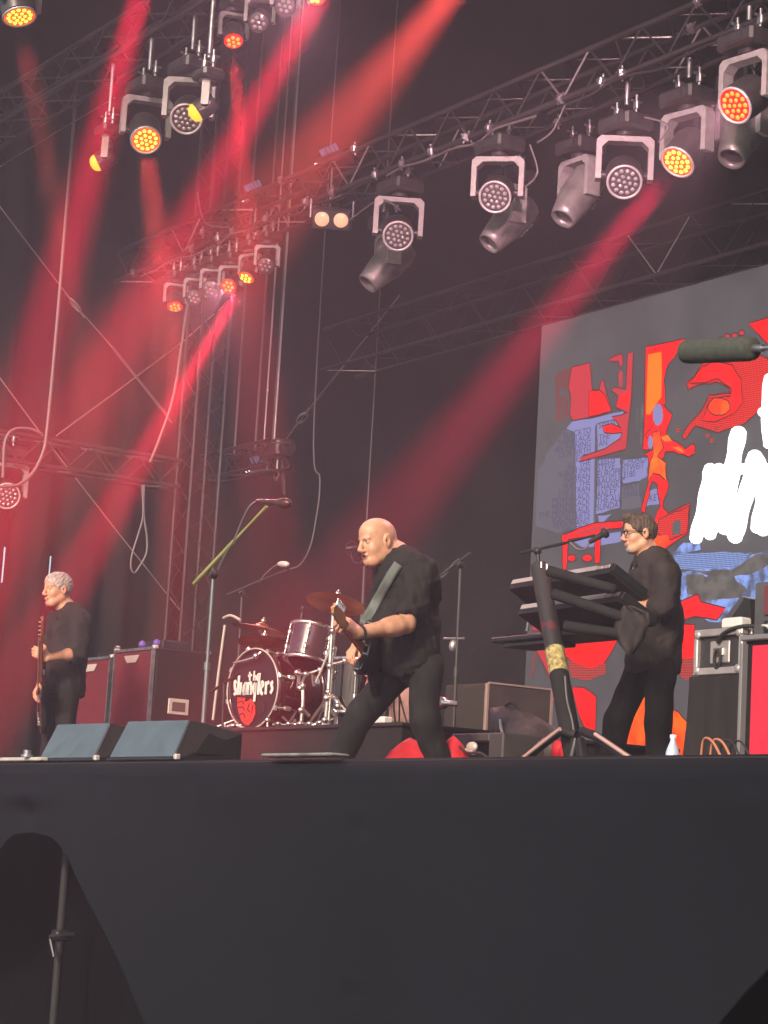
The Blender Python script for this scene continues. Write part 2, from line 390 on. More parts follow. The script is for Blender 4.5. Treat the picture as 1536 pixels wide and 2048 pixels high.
# chain hoist and clutter by the tower
h = PY(552, 900, 11.6)
t = thing('chain_hoist', 'grey chain hoist hanging beside the truss tower', 'hoist', h)
m = MB(); m.box(h, (.40, .20, .20), bev=.03); m.cyl(h + Vector((-.24, 0, 0)), h + Vector((-.2, 0, 0)), .085, n=16); m.cyl(h + Vector((.2, 0, 0)), h + Vector((.26, 0, 0)), .09, n=16)
m.build('motor_body', DARKALU, t)
rod('chain', h + Vector((-.05, 0, .1)), (h.x - .05, h.y, ROOFZ), .012, STEEL, t)
MB().tube([h + Vector((.05, 0, -.1)), h + Vector((.05, 0, -.2)), h + Vector((.10, 0, -.27)), h + Vector((.05, 0, -.33)), h + Vector((.0, 0, -.28))], .014).build('hook', STEEL, t)
MB().tube(curve([h + Vector((.1, .02, -.08)), h + Vector((.14, .02, -.3)), h + Vector((.2, .02, -.5)), h + Vector((.17, .02, -.25))], 6), .016).build('chain_bag_strap', CABLE, t)
# truss frame under the hoist, behind the tower
truss('short dark truss stub behind the tower under the chain hoist', PY(398, 960, 11.3), PY(398, 960, 11.3) + X * 1.5, Y, Z, .26, .45, rc=.02, bright=0, chordm=BLACKM, bracem=BLACKM)

# guy wires with turnbuckles
def wire(label, pts, r=.008, buckle=None, strap=None, m=STEEL):
    t = thing('guy_wire', label, 'guy wire', pts[0], 'bracing wires of the stage frame')
    for i in range(len(pts) - 1):
        rod('wire' if not (strap and i in strap) else 'strap', pts[i], pts[i + 1], (r * 2.1 if strap and i in strap else r), (PALECABLE if strap and i in strap else m), t)
    if buckle is not None:
        b = Vector(pts[buckle]); d = (Vector(pts[min(buckle + 1, len(pts) - 1)]) - Vector(pts[buckle - 1])).normalized(); R = frame(d); mm = MB()
        ring = [b + R @ Vector((.045 * math.cos(a), 0, .09 * math.sin(a))) for a in [i * 6.283 / 14 for i in range(14)]]
        mm.tube(ring, .013, closed=True); mm.cyl(b - d * .17, b - d * .08, .012); mm.cyl(b + d * .08, b + d * .17, .012)
        mm.build('turnbuckle', STEEL, t)
    return t
WX = -21.6
wp = lambda px, py: PX(px, py, WX)
wire('guy wire from the left edge to a turnbuckle, then a wide strap', [wp(-60, 335), wp(150, 610), wp(225, 695), wp(345, 845)], buckle=1, strap=(2,))
wire('long steel guy wire slanting down to the tower foot behind the bass player', [wp(-40, 702), wp(78, 862), wp(240, 1070), wp(366, 1228)])
wire('faint guy wire rising from the left edge to the high truss', [wp(-30, 352), wp(100, 272), wp(230, 195)], r=.006)
wire('guy wire climbing right from the low side truss past the red beams', [wp(112, 872), wp(240, 778), wp(372, 678), wp(470, 590)])
bp = lambda px, py: PY(px, py, 12.1)
wire('guy wire with turnbuckle slanting up right from the hoist over the back curtain', [bp(545, 915), bp(604, 836), bp(760, 640), bp(800, 590)], buckle=1)
# cables on the left wing
def cablething(label, pts, r=.016, m=PALECABLE, n=8, sub=6):
    o = MB().tube(curve(pts, sub), r, n).build('hanging_cable', m); return setp(o, label, 'cable', 'loose cables on the rig')
cq = lambda px, py: PX(px, py, -19.6)
cablething('pale cable bundle dropping from the high truss to the left wing light', [PY(152, 150, 8.1), cq(148, 240), cq(132, 430), cq(118, 600), cq(104, 760), cq(94, 860), cq(86, 905), cq(66, 945), cq(40, 968), cq(20, 972), cq(-20, 975)], .017)
cablething('cable loop over the left end of the low side truss', [cq(6, 955), cq(8, 900), cq(14, 872), cq(30, 858), cq(60, 858), cq(84, 868)], .015)
cablething('cable swinging from the truss tower down to the low side truss', [cq(376, 600), cq(362, 700), cq(345, 800), cq(318, 880), cq(300, 925)], .014)
cablething('cable tail looped below the low side truss, left strand', [cq(284, 970), cq(286, 1030), cq(276, 1070), cq(264, 1110), cq(262, 1135), cq(270, 1145), cq(284, 1125)], .010)
cablething('cable tail looped below the low side truss, right strand', [cq(288, 970), cq(288, 1030), cq(294, 1075), cq(293, 1105), cq(284, 1126)], .011)
for k, (a, b, c) in enumerate((((395, 385), (410, 445), (460, 455)), ((700, 440), (760, 400), (800, 420)), ((1130, 210), (1105, 262), (1075, 285)), ((1290, 235), (1335, 250), (1318, 285)), ((1500, 120), (1520, 175), (1540, 190)), ((1060, 290), (1075, 345), (1050, 375)))):
    yy = TM_Y - .06
    cablething(['power lead drooping at the left end of the long truss', 'power lead bunched on the long truss left of the middle wash light', 'power lead hooked between the second and third profile lights', 'power lead drooping beside the orange lit wash light', 'power lead at the far right end of the long truss', 'power lead behind the wash light with a white lens ring'][k], [PY(*a, yy), PY(*b, yy), PY(*c, yy)], .008, PALECABLE)

# cable looms and clamps lying on the long truss
rnd = random.Random(4)
for k in range(5):
    x0 = -20.5 + k * 2.3; pts = []
    for i in range(9):
        pts.append((x0 + i * .27, TM_Y - .03 + rnd.uniform(-.02, .02), TM_Z - .045 + rnd.uniform(-.045, .02)))
    o = cablething(['first', 'second', 'third', 'fourth', 'fifth'][k] + ' cable loom from the left taped along the bottom of the long truss', pts, .011, CABLE if k % 2 else PALECABLE, sub=4)

# ------------------------------------------------------------------ moving lights
YOKE = mat('grey_yoke_paint', (0.31, 0.31, 0.30), 0.5, 0.1, var=0.15, vscale=20)
HOUSING = mat('dark_housing', (0.045, 0.043, 0.045), 0.38, 0.2, var=0.3, vscale=15)
HOUSE2 = mat('grey_profile_housing', (0.23, 0.225, 0.22), 0.34, 0.35, var=0.25, vscale=10)
RINGM = mat('pale_lens_ring', (0.62, 0.60, 0.60), 0.35, 0.3)
GLASSD = mat('dark_lens', (0.09, 0.085, 0.09), 0.18, 0.0, coat=1.0)
GLASSL = mat('clear_led_cell', (0.45, 0.40, 0.40), 0.12, 0.2, coat=1.0)
LITR = mat('lit_red_lens', (0.3, 0.01, 0.01), 0.3, emit=(1, 0.012, 0.008), estr=1.6)
LITC = mat('lit_red_cell', (0.3, 0.05, 0.01), 0.3, emit=(1, 0.20, 0.02), estr=2.0)
LITO = mat('lit_orange_lens', (0.3, 0.05, 0.01), 0.3, emit=(1, 0.055, 0.006), estr=1.6)
LITOC = mat('lit_amber_cell', (0.3, 0.15, 0.01), 0.3, emit=(1, 0.52, 0.05), estr=2.2)
AMBER = mat('lit_amber_lens', (0.3, 0.15, 0.01), 0.3, emit=(1, 0.30, 0.015), estr=1.8)
WARML = mat('lit_warm_lamp', (0.5, 0.4, 0.3), 0.3, emit=(1, 0.42, 0.18), estr=.55)
KIND = {  # yoke outer width, arm depth (y), base (w,d,h), tilt axis below clamp, head radius, head half length, lens radius, cells
    'small': dict(w=.245, ad=.06, base=(.23, .19, .085), tz=-.345, hr=.082, hl=.085, lr=.074, rings=((0, 1), (.042, 6)), cell=.017, arm=.026),
    'wash': dict(w=.43, ad=.10, base=(.36, .28, .12), tz=-.50, hr=.138, hl=.14, lr=.118, rings=((0, 1), (.042, 6), (.085, 12)), cell=.017, arm=.042),
    'profile': dict(w=.38, ad=.13, base=(.34, .28, .12), tz=-.50, hr=.145, hl=.27, lr=.088, rings=(), cell=0, arm=.04)}
_fx = {}
def fx_mesh(kind, part, key=''):
    k = (kind, part, key)
    if k in _fx: return _fx[k]
    D = KIND[kind]; m = MB(); W = D['w']; tz = D['tz']; ms = BLACKM
    if part == 'base':
        m.box((0, 0, -.05 - D['base'][2] / 2), D['base'], bev=.02); m.cyl((0, 0, -.05 - D['base'][2]), (0, 0, -.08 - D['base'][2]), .07, n=16)
        m.box((0, -D['base'][1] / 2, -.05 - D['base'][2] / 2), (D['base'][0] * .5, .008, D['base'][2] * .45)); ms = HOUSING
    elif part == 'clamp':
        m.cyl((0, 0, -.05), (0, 0, .10), .012); m.box((0, 0, .02), (.05, .035, .07), bev=.008); m.cyl((0, -.05, .05), (0, .05, .05), .010)
        ms = ALU
    elif part == 'yoke':
        top = -.085 - D['base'][2]; a = D['arm']; hw = W / 2; bot = tz - a * .9; ch = a * 1.6     # U-shaped plate with cut corners
        out = [(-hw, bot), (-hw, top - ch * .5), (-hw + ch * .5, top), (hw - ch * .5, top), (hw, top - ch * .5), (hw, bot)]
        inn = [(hw - a, bot), (hw - a, top - a - ch * .7), (hw - a - ch * .7, top - a), (-hw + a + ch * .7, top - a), (-hw + a, top - a - ch * .7), (-hw + a, bot)]
        m_ = MB(); poly = out + inn
        # quads between outer and inner outline
        o = out; n_ = inn[::-1]; dd = D['ad'] / 2; vs = []
        for (x, z) in o + n_: vs += [(x, -dd, z), (x, dd, z)]
        fs = []
        N = 6
        for i in range(N - 1):
            a0, a1, b0, b1 = 2 * i, 2 * (i + 1), 2 * (N + i), 2 * (N + i + 1)
            fs += [(a0, a1, b1, b0), (a0 + 1, b0 + 1, b1 + 1, a1 + 1), (a0, a0 + 1, a1 + 1, a1), (b0, b1, b1 + 1, b0 + 1)]
        fs += [(0, 2 * N, 2 * N + 1, 1), (2 * (N - 1), 2 * (N - 1) + 1, 4 * N - 1, 4 * N - 2)]
        m.add(vs, fs); ms = YOKE
    elif part == 'head':      # axis -z = beam
        r, hl, lr = D['hr'], D['hl'], D['lr']
        if kind == 'profile':
            m.lathe((0, 0, 0), (0, 0, -1), [(r * .55, -.27), (r * .9, -.245), (r, -.19), (r * 1.0, .02), (r * .93, .10), (lr * 1.28, .22), (lr * 1.15, .27), (lr * 1.02, .275), (lr * 1.0, .20)], n=24)
            for i in range(5): m.box((0, r * .98, -.02 + i * .035), (r * .9, .012, .012))
            ms = HOUSE2
        else:
            m.lathe((0, 0, 0), (0, 0, -1), [(r * .5, -hl), (r * .85, -hl * .95), (r * .98, -hl * .6), (r, 0), (r * .98, hl * .9), (lr * 1.13, hl), (lr * 1.1, hl * .9)], n=24)
            ms = HOUSING
        for sx in (-1, 1): m.cyl((sx * r * .9, 0, 0), (sx * (W / 2 - .01), 0, 0), .03, n=12)
    elif part == 'lens_ring':
        m.tube([(D['lr'] * 1.06 * math.cos(t), D['lr'] * 1.06 * math.sin(t), -D['hl'] - .002) for t in [i * 6.2832 / 28 for i in range(28)]], D['lr'] * .085, 6, closed=True); ms = RINGM
    elif part == 'lens':
        z = -D['hl'] * (.93 if kind != 'profile' else .80)
        m.lathe((0, 0, z), (0, 0, -1), [(D['lr'], 0), (D['lr'] * .8, .008), (D['lr'] * .4, .014), (.002, .016)], n=24)
        ms = {'': GLASSD, 'red': LITR, 'orange': LITO, 'amber': AMBER}[key]
    elif part == 'led_cells':
        z = -D['hl'] * .93 - .014
        for (rr, nn) in D['rings']:
            for i in range(nn):
                t = i * 6.2832 / nn + .2; m.lathe((rr * math.cos(t), rr * math.sin(t), z), (0, 0, -1), [(D['cell'], -.004), (D['cell'] * .7, .006), (.001, .008)], n=8)
        ms = {'': GLASSL, 'red': LITC, 'orange': LITOC, 'amber': LITOC}[key]
    elif part == 'lens_dome':
        m.lathe((0, 0, -D['hl'] + .0), (0, 0, -1), [(D['lr'] * 1.02, 0), (D['lr'] * .98, .022), (D['lr'] * .75, .048), (D['lr'] * .4, .062), (.002, .066)], n=24); ms = {'amber': AMBER, 'orange': LITO, 'red': LITR}[key]
    _fx[k] = m.mesh(part, ms); return _fx[k]
def child(name, mesh, parent, M):
    o = link(bpy.data.objects.new(name, mesh)); o.parent = parent; o.matrix_basis = M; o['_m'] = [v for r in M for v in r]; return o
def fixture(kind, label, lens, aim, lit='', power=0, beamcol=(1, .02, .03), cone=8, hang=None, group=None, dome=False, name=None, blend=.35, radius=None, pan=None):
    """lens: world position of the lens centre; aim: world point the head looks at; hang: z of the chord it is clamped to"""
    D = KIND[kind]; lens = Vector(lens); d = (Vector(aim) - lens).normalized()
    piv = lens - d * D['hl']
    loc = Vector((piv.x, piv.y, piv.z - D['tz']))
    nm = name or {'small': 'wash_light', 'wash': 'wash_light', 'profile': 'profile_light'}[kind]
    t = thing(nm, label, 'stage light', loc, group)
    hd = Vector((d.x, d.y, 0))
    ang = math.atan2(hd.y, hd.x) + math.pi / 2 if hd.length > 1e-4 else 0       # local -y looks along the beam
    if pan is not None: ang = pan
    Rz = Matrix.Rotation(ang, 4, 'Z'); base_rot = Matrix.Rotation(0.0, 4, 'Z')
    child('base', fx_mesh(kind, 'base'), t, base_rot)
    for sx in (-1, 1): child('clamp', fx_mesh(kind, 'clamp'), t, Matrix.Translation((sx * D['base'][0] * .32, 0, 0)))
    if hang is not None:
        gap = hang - loc.z - .02
        if gap > .12:
            p = child('hanger', MB().cyl((0, 0, .05), (0, 0, gap), .02).mesh('hanger', ALU), t, Matrix.Identity(4))
    yk = child('yoke', fx_mesh(kind, 'yoke'), t, Rz)
    tilt_axis = Rz.to_3x3() @ Vector((1, 0, 0))
    ld = Rz.to_3x3().inverted() @ d
    ti = math.atan2(ld.y, -ld.z)
    Mh = Matrix.Translation((0, 0, D['tz'])) @ Rz @ Matrix.Rotation(ti, 4, 'X')
    h = child('head', fx_mesh(kind, 'head'), t, Mh)
    I = Matrix.Identity(4)
    if dome: child('lens', fx_mesh(kind, 'lens_dome', lit), h, I)
    else:
        child('lens', fx_mesh(kind, 'lens', lit), h, I)
        if D['rings']: child('led_cells', fx_mesh(kind, 'led_cells', lit), h, I)
    if kind == 'wash' : child('lens_ring', fx_mesh(kind, 'lens_ring'), h, I)
    if power:
        L = bpy.data.lights.new('beam', 'SPOT'); L.energy = power; L.color = beamcol; L.spot_size = math.radians(cone); L.spot_blend = blend
        L.shadow_soft_size = radius if radius else D['lr'] * .7
        lo = link(bpy.data.objects.new('beam_lamp', L)); lo.parent = h; lo.matrix_basis = Matrix.Translation((0, 0, -D['hl'] - .09))
    return t
def mid(px, py): return PY(px, py, TM_Y + .02)
def t2(px, py): return PY(px, py, T2_Y + .02)
CAMTO = lambda p, dx=0, dz=0: Vector(p) + (CAM - Vector(p)).normalized() * 4 + RGT * dx + Vector((0, 0, dz))
PW = 0.85
G6 = 'row of six small wash lights on the long truss'
ordn = ['leftmost', 'second from the left', 'third from the left', 'fourth from the left', 'fifth from the left', 'rightmost']
row = [((350, 614), 'red'), ((388, 596), ''), ((421, 578), ''), ((457, 573), 'red'), ((492, 556), 'orange'), ((531, 532), '')]
for i, (q, lit) in enumerate(row):
    p = mid(*q); kw = {}
    aim = CAMTO(p, -.6, -1.2)
    if i == 0: aim = PY(338, 1400, 9.2); kw = dict(power=26000 * PW, beamcol=(1, .02, .03), cone=6)
    if i == 4: aim = PY(-40, 1480, 7.3); kw = dict(power=120000 * PW, beamcol=(1, .008, .045), cone=8, blend=.8)
    if i == 3: aim = CAMTO(p, -1.0, -1.6); kw = dict(power=430, cone=80, beamcol=(1, .42, .50), blend=1)
    fixture('small', {'': 'unlit', 'red': 'red lit', 'orange': 'amber lit'}[lit] + ' small wash light, ' + ordn[i] + ' in the row of six', p, aim, lit, hang=TM_Z, group=G6, **kw)
G1 = 'moving lights along the long truss'
WA = [((796, 472), '', 'unlit wash light with honeycomb lens, left of the middle of the long truss', 0, .2, -1.2, None),
      ((990, 394), '', 'unlit wash light with white lens ring and pale yoke on the long truss', 0, -.6, -1.0, None),
      ((1249, 364), '', 'unlit wash light with pale grey yoke just left of the amber lit one', 0, .2, -1.6, None)]
for (q, lit, lab, pw, dx, dz, _) in WA:
    p = mid(*q); fixture('wash', lab, p, CAMTO(p, dx, dz), lit, hang=TM_Z, group=G1)
p = mid(1355, 324)
fixture('wash', 'amber lit wash light sending a red beam down left across the stage', p, PY(430, 1480, 6.3), 'orange', power=46000 * PW, beamcol=(1, .012, .07), cone=9, blend=.8, hang=TM_Z, group=G1)
p = PY(1470, 211, TM_Y - .35)
fixture('wash', 'red lit wash light at the right end of the long truss, yoke end-on', p, p + (-_r * .62 - Z * .60 - _fh * .50), 'red', hang=TM_Z, group=G1, power=430, cone=75, beamcol=(1, .42, .50), blend=1)
PR = [((735, 568), 'grey profile light hanging below the left wash light, tilted down left', (.62, .22)),
      ((978, 488), 'grey profile light behind the white ringed wash light, snout down left', (.60, .25)),
      ((1125, 438), 'brownish profile light with its snout down, right of the middle of the long truss', (.42, .28)),
      ((1462, 318), 'dark profile light below the red lit lamp at the right end', (.30, .35))]
for (q, lab, aq) in PR:
    p = PY(q[0], q[1], TM_Y + .36); a = p + (-_r * aq[0] - Z * .78 - _fh * aq[1])
    fixture('profile', lab, p, a, hang=TM_Z, group=G1)
# high truss
G2 = 'moving lights on the high truss'
p = t2(467, 83); fixture('small', 'red lit small wash light on the high truss, pale red beam straight down', p, p + (-Z * .78 - _fh * .45 + _r * .12) * 5, 'red', power=42000 * PW, beamcol=(1, .03, .04), cone=6, hang=T2_Z, group=G2)
for q, lab in (((517, 45), 'unlit small wash light just right of the red lit one on the high truss'), ((570, 12), 'unlit small wash light at the top edge of the picture, third along the high truss')):
    p = t2(*q); fixture('small', lab, p, CAMTO(p, -.4, -1.2), hang=T2_Z, group=G2)
p = t2(630, -8); fixture('small', 'amber small wash light half cut by the top edge of the picture', p, CAMTO(p, -1.5, -1.5), 'orange', hang=T2_Z, group=G2, power=430, cone=85, beamcol=(1, .42, .50), blend=1)
p = t2(292, 280); fixture('wash', 'amber lit wash light in the red haze at the upper left', p, PY(420, 1400, 6.6), 'orange', power=30000 * PW, beamcol=(1, .07, .05), cone=6, hang=T2_Z, group=G2)
p = t2(372, 238); fixture('wash', 'unlit wash light with thin pale lens ring beside a yellow dome, upper left', p, CAMTO(p, -.5, -1.6), hang=T2_Z, group=G2)
p = PY(394, 224, T2_Y - .25); fixture('small', 'wash light with amber lens seen side-on beside the unlit ringed one', p, p + (RGT * -.8 - UPC * .55 - FWD * .08), 'amber', hang=T2_Z, group=G2, dome=True)
p = t2(195, 325); fixture('small', 'wash light whose amber lens shows as a crescent left of the red beam', p, p + (RGT * -.9 - UPC * .42 - FWD * .04), 'amber', hang=T2_Z, group=G2, dome=True)
# heads above the picture on the high and front trusses
p = PY(700, -110, T2_Y + .1); fixture('wash', 'wash light above the top edge sending the bright red diagonal beam', p, PY(210, 735, 7.2), 'red', power=225000 * PW, beamcol=(1, .004, .04), cone=9, blend=.8, hang=T2_Z, group=G2)
p = PY(985, -110, T2_Y - .1); fixture('wash', 'wash light above the top edge sending the broad orange red beam', p, PY(420, 560, 7.0), 'orange', power=85000 * PW, beamcol=(1, .075, .05), cone=20, blend=1, hang=T2_Z, group=G2)
G3 = 'lights on the front truss'
p = PY(325, -160, 6.35); fixture('wash', 'wash light above the top edge sending the broad red beam down the left side', p, PY(5, 950, 6.7), 'red', power=270000 * PW, beamcol=(1, .004, .045), cone=9, blend=.8, hang=8.75, group=G3)
p = PY(39, 33, 6.35); fixture('wash', 'amber lit wash light in the upper left corner with a faint straight beam', p, PY(260, 1200, 6.9), 'orange', power=36000 * PW, beamcol=(1, .12, .08), cone=5, hang=8.75, group=G3)
for (px_, py_, lab_) in ((760, -300, 'added pink wash light above the picture filling the haze over the centre of the stage'), (1180, -360, 'added pink wash light above the picture filling the haze over the keyboards')):  # two added wash lamps, unseen, brightening the stage haze
    p = PY(px_, py_, 6.35); fixture('wash', lab_, p, PY(px_ + 60, 900, 12.4), 'red', power=950, beamcol=(1, .50, .58), cone=72, blend=1, hang=8.75, group=G3)
# left wing light under the low side truss
p = PX(14, 992, -20.3); fixture('wash', 'unlit wash light hanging under the low side truss at the left edge', p, CAMTO(p, .8, -1.0), hang=5.33, group='left wing light')
# two-lamp blinder
bq = mid(663, 437); Rb = frame(CAMTO(bq, 0, -.6) - bq, Z)
t = thing('blinder_light', 'two lamp audience blinder glowing warm on the long truss', 'stage light', bq)
m = MB(); m.box(bq, (.36, .20, .16), Rb, bev=.02); m.build('housing', HOUSING, t)
for sx in (-1, 1):
    c = bq + Rb @ Vector((sx * .085, 0, .082)); m = MB(); m.lathe(c, Rb.col[2], [(.066, 0), (.06, .006), (.02, .012), (.001, .013)], n=18); m.build('lamp', WARML, t)
m = MB(); m.box(bq + Vector((0, 0, .17)), (.34, .03, .03)); 
for sx in (-1, 1): m.cyl(bq + Rb @ Vector((sx * .19, 0, 0)), bq + Rb @ Vector((sx * .19, 0, 0)) + Vector((0, 0, .17)), .012)
m.build('bracket', ALU, t)
# distribution boxes with a white pilot lamp and blue plugs
PILOT = mat('white_pilot_lamp', (.8, .8, .8), .3, emit=(1, .93, .85), estr=1.6)
BLUEP = mat('blue_plug', (0.10, 0.22, 0.42), 0.4)
for k, (q, yy, lab) in enumerate((((645, 331), TM_Y + .2, 'upper power box with blue plugs and a white pilot lamp above the long truss'), ((494, 401), TM_Y + .2, 'lower power box with blue plugs and a white pilot lamp above the long truss'), ((505, 943), 11.55, 'power box with a row of blue plugs beside the truss tower'))):
    c = PY(*q, yy); t = thing('power_box', lab, 'power box', c, 'power boxes on the rig')
    MB().box(c + Vector((.14, .05, .02)), (.42, .16, .12), bev=.015).build('case', BLACKM, t)
    MB().box(c + Vector((-.02, -.05, 0)), (.045, .03, .055), frame(CAM - c, Z), bev=.006).build('pilot_lamp', PILOT, t)
    for i in range(5): MB().cyl(c + Vector((.0 + i * .06, .02, .07)), c + Vector((-.02 + i * .06, -.02, .15)), .02, n=8).build('plug', BLUEP, t)
    if k < 2: rod('bracket', c + Vector((.1, .05, -.45)), c + Vector((.1, .05, -.02)), .012, ALU, t)
    else: rod('bracket', c + Vector((.1, .06, 0)), (c.x + .1, c.y + .06, ROOFZ), .010, STEEL, t)
# ------------------------------------------------------------------ video screen
LED_Y = 11.6
def emat(name, col, s=1.0, mode=None, col2=(.05, .05, .05), scale=60.0, rot=0.7):
    if name in _mats: return _mats[name]
    m = bpy.data.materials.new(name); m.use_nodes = True; n = m.node_tree.nodes; l = m.node_tree.links; b = n['Principled BSDF']
    b.inputs['Base Color'].default_value = (.008, .008, .008, 1); b.inputs['Roughness'].default_value = .7; b.inputs['Specular IOR Level'].default_value = .1
    b.inputs['Emission Strength'].default_value = s; b.inputs['Emission Color'].default_value = tuple(col) + (1,)
    if mode:
        tc = n.new('ShaderNodeTexCoord'); mp = n.new('ShaderNodeMapping'); l.new(tc.outputs['Object'], mp.inputs[0])
        mx = n.new('ShaderNodeMix'); mx.data_type = 'RGBA'; mx.inputs[6].default_value = tuple(col) + (1,); mx.inputs[7].default_value = tuple(col2) + (1,)
        if mode == 'hatch':
            mp.inputs['Rotation'].default_value = (0, rot, 0); wv = n.new('ShaderNodeTexChecker'); wv.inputs['Scale'].default_value = scale; l.new(mp.outputs[0], wv.inputs[0]); l.new(wv.outputs[1], mx.inputs[0])
        elif mode == 'noise':
            nz = n.new('ShaderNodeTexNoise'); nz.inputs['Scale'].default_value = scale; nz.inputs['Detail'].default_value = 6; l.new(mp.outputs[0], nz.inputs['Vector'])
            rp = n.new('ShaderNodeValToRGB'); rp.color_ramp.elements[0].position = .42; rp.color_ramp.elements[1].position = .60; l.new(nz.outputs[0], rp.inputs[0]); l.new(rp.outputs[0], mx.inputs[0])
        elif mode == 'rise':
            sp = n.new('ShaderNodeSeparateXYZ'); l.new(mp.outputs[0], sp.inputs[0]); mr = n.new('ShaderNodeMapRange'); mr.inputs[1].default_value = scale; mr.inputs[2].default_value = rot; l.new(sp.outputs[0], mr.inputs[0]); l.new(mr.outputs[0], mx.inputs[0])
        l.new(mx.outputs[2], b.inputs['Emission Color'])
    _mats[name] = m; return m
E_BASE = emat('screen_grey', (.080, .072, .076), 1.0, 'noise', (.062, .056, .060), 1.5)
E_RED = emat('screen_red', (1.0, .002, .002), 1.0, 'noise', (.80, .006, .010), 4)
E_PINK = emat('screen_pink_red', (.62, .035, .05), .75)
E_DULL = emat('screen_dull_red', (.20, .06, .06), .7)
E_ORA = emat('screen_orange', (1.0, .17, .0), .95)
E_ORR = emat('screen_orange_red', (1.0, .04, .004), .95, 'noise', (1.0, .12, .004), 6)
E_YEL = emat('screen_yellow', (1.0, .55, .03), .9)
E_LILAC = emat('screen_lilac', (.21, .205, .42), .9)
E_LILG = emat('screen_lilac_grey', (.112, .102, .128), .9)
E_TXT = emat('screen_text_dark', (.06, .055, .11), .8)
E_TXL = emat('screen_text_light', (.20, .19, .36), .7)
E_BLUE = emat('screen_blue', (.24, .36, .80), .85, 'noise', (.09, .10, .17), 9)
E_BLUH = emat('screen_blue_hatch', (.26, .40, .85), .85, 'hatch', (.06, .055, .07), 95, .75)
E_REDH = emat('screen_red_hatch', (1.0, .015, .01), .85, 'hatch', (.30, .02, .02), 85, .75)
E_REDF = emat('screen_red_dotted', (.75, .03, .02), .8, 'hatch', (.07, .05, .05), 70, .75)
E_WHITE = emat('screen_white', (1, 1, .98), 2.2)
E_GREY = emat('screen_warm_grey', (.13, .115, .105), .9, 'noise', (.08, .07, .065), 10)
E_RIM = emat('screen_dark_red_rim', (.10, .012, .012), .8)
E_DARK = emat('screen_dark', (.085, .075, .078), 1.0)
sx0, sz1 = -15.66, 6.45; sx1 = -5.2; sz0 = DECK + .30
led = thing('video_screen', 'large video wall showing red, blue and grey collage with white brush lettering', 'video screen', ((sx0 + sx1) / 2, LED_Y, DECK))
MB().box(((sx0 + sx1) / 2, LED_Y + .06, (sz0 + sz1) / 2), (sx1 - sx0, .12, sz1 - sz0)).build('panel', E_BASE, led)
m = MB()
for x in (sx0 + .4, -12.5, -9, sx1 - .4): m.box((x, LED_Y + .2, (DECK + .005 + sz1) / 2), (.06, .08, sz1 - DECK - .01)); 
m.box(((sx0 + sx1) / 2, LED_Y + .2, sz0 - .03), (sx1 - sx0, .09, .06)); m.box(((sx0 + sx1) / 2, LED_Y + .2, sz1 - .2), (sx1 - sx0, .09, .06))
m.build('support_frame', BLACKM, led)
_lay = [0]
def r4(X, Y): return (1000 + X / 2.866, 550 + Y / 2.866)
def r7(X, Y): return (980 + X / 2.763, 1000 + Y / 2.763)
def shp(pts, material, cv=None, layer=None, name='screen_shape'):
    if layer is None: _lay[0] += 1; layer = _lay[0]
    P = [PY(*(cv(*p) if cv else p), LED_Y - .0003 * layer - .002) for p in pts]
    P = [Vector((p.x, LED_Y - .0003 * layer - .002, max(sz0 + .005, min(sz1 - .01, p.z)))) for p in P]
    if sum(P[i].x * P[(i + 1) % len(P)].z - P[(i + 1) % len(P)].x * P[i].z for i in range(len(P))) < 0: P = P[::-1]
    if material in (E_RED, E_ORR, E_REDH, E_PINK) and len(P) > 5:        # dark rim round the red shapes, as on the display
        Q = []; n_ = len(P)
        for i in range(n_):
            e = (P[(i + 1) % n_] - P[i - 1]); e = e / (e.length + 1e-6); Q.append(P[i] + Vector((e.z, .00015, -e.x)) * .011 + Vector((0, .00012, 0)))
        MB().add(Q, [tuple(range(n_))]).build('screen_outline', E_RIM, led)
    return MB().add(P, [tuple(range(len(P)))]).build(name, material, led)
def rough(pts, k=4, a=5, seed=1, cl=True):
    """subdivide an outline with small ragged steps"""
    r = random.Random(seed); out = []
    n = len(pts)
    for i in range(n):
        p, q = pts[i], pts[(i + 1) % n]
        for j in range(k): t = j / k; out.append((p[0] + (q[0] - p[0]) * t + (r.uniform(-a, a) if j else 0), p[1] + (q[1] - p[1]) * t + (r.uniform(-a, a) if j else 0)))
    return out
def ellp(cx, cy, rx, ry, n=14): return [(cx + rx * math.cos(i * 6.2832 / n), cy + ry * math.sin(i * 6.2832 / n)) for i in range(n)]
# lilac text columns
shp(rough([(215, 1120), (300, 980), (370, 890), (545, 850), (545, 1430), (330, 1480), (205, 1440)], 3, 6, 2), E_LILG, r4)
shp([(380, 880), (420, 832), (520, 825), (650, 792), (715, 780), (690, 810), (640, 830), (555, 850), (545, 870), (535, 1430), (440, 1450), (430, 900)], E_LILAC, r4)
shp(rough([(556, 856), (640, 835), (690, 835), (700, 960), (560, 1010)], 3, 5, 3), E_LILAC, r4)
shp(rough([(560, 1062), (690, 1050), (690, 1120), (685, 1335), (550, 1370)], 3, 4, 4), E_LILAC, r4)
shp(rough([(705, 1060), (850, 1040), (845, 1150), (800, 1180), (705, 1195)], 3, 5, 5), E_LILAC, r4)
shp(rough([(700, 1210), (800, 1195), (810, 1330), (695, 1345)], 3, 6, 6), E_LILG, r4)
shp(rough([(850, 1240), (940, 1220), (935, 1310), (830, 1330)], 3, 6, 7), E_LILAC, r4)
shp(rough([(560, 1380), (640, 1370), (600, 1410), (565, 1430)], 2, 4, 8), E_LILAC, r4)
shp([(410, 1520), (470, 1560), (520, 1560), (690, 1530), (705, 1470), (560, 1490)], E_LILAC, r4)
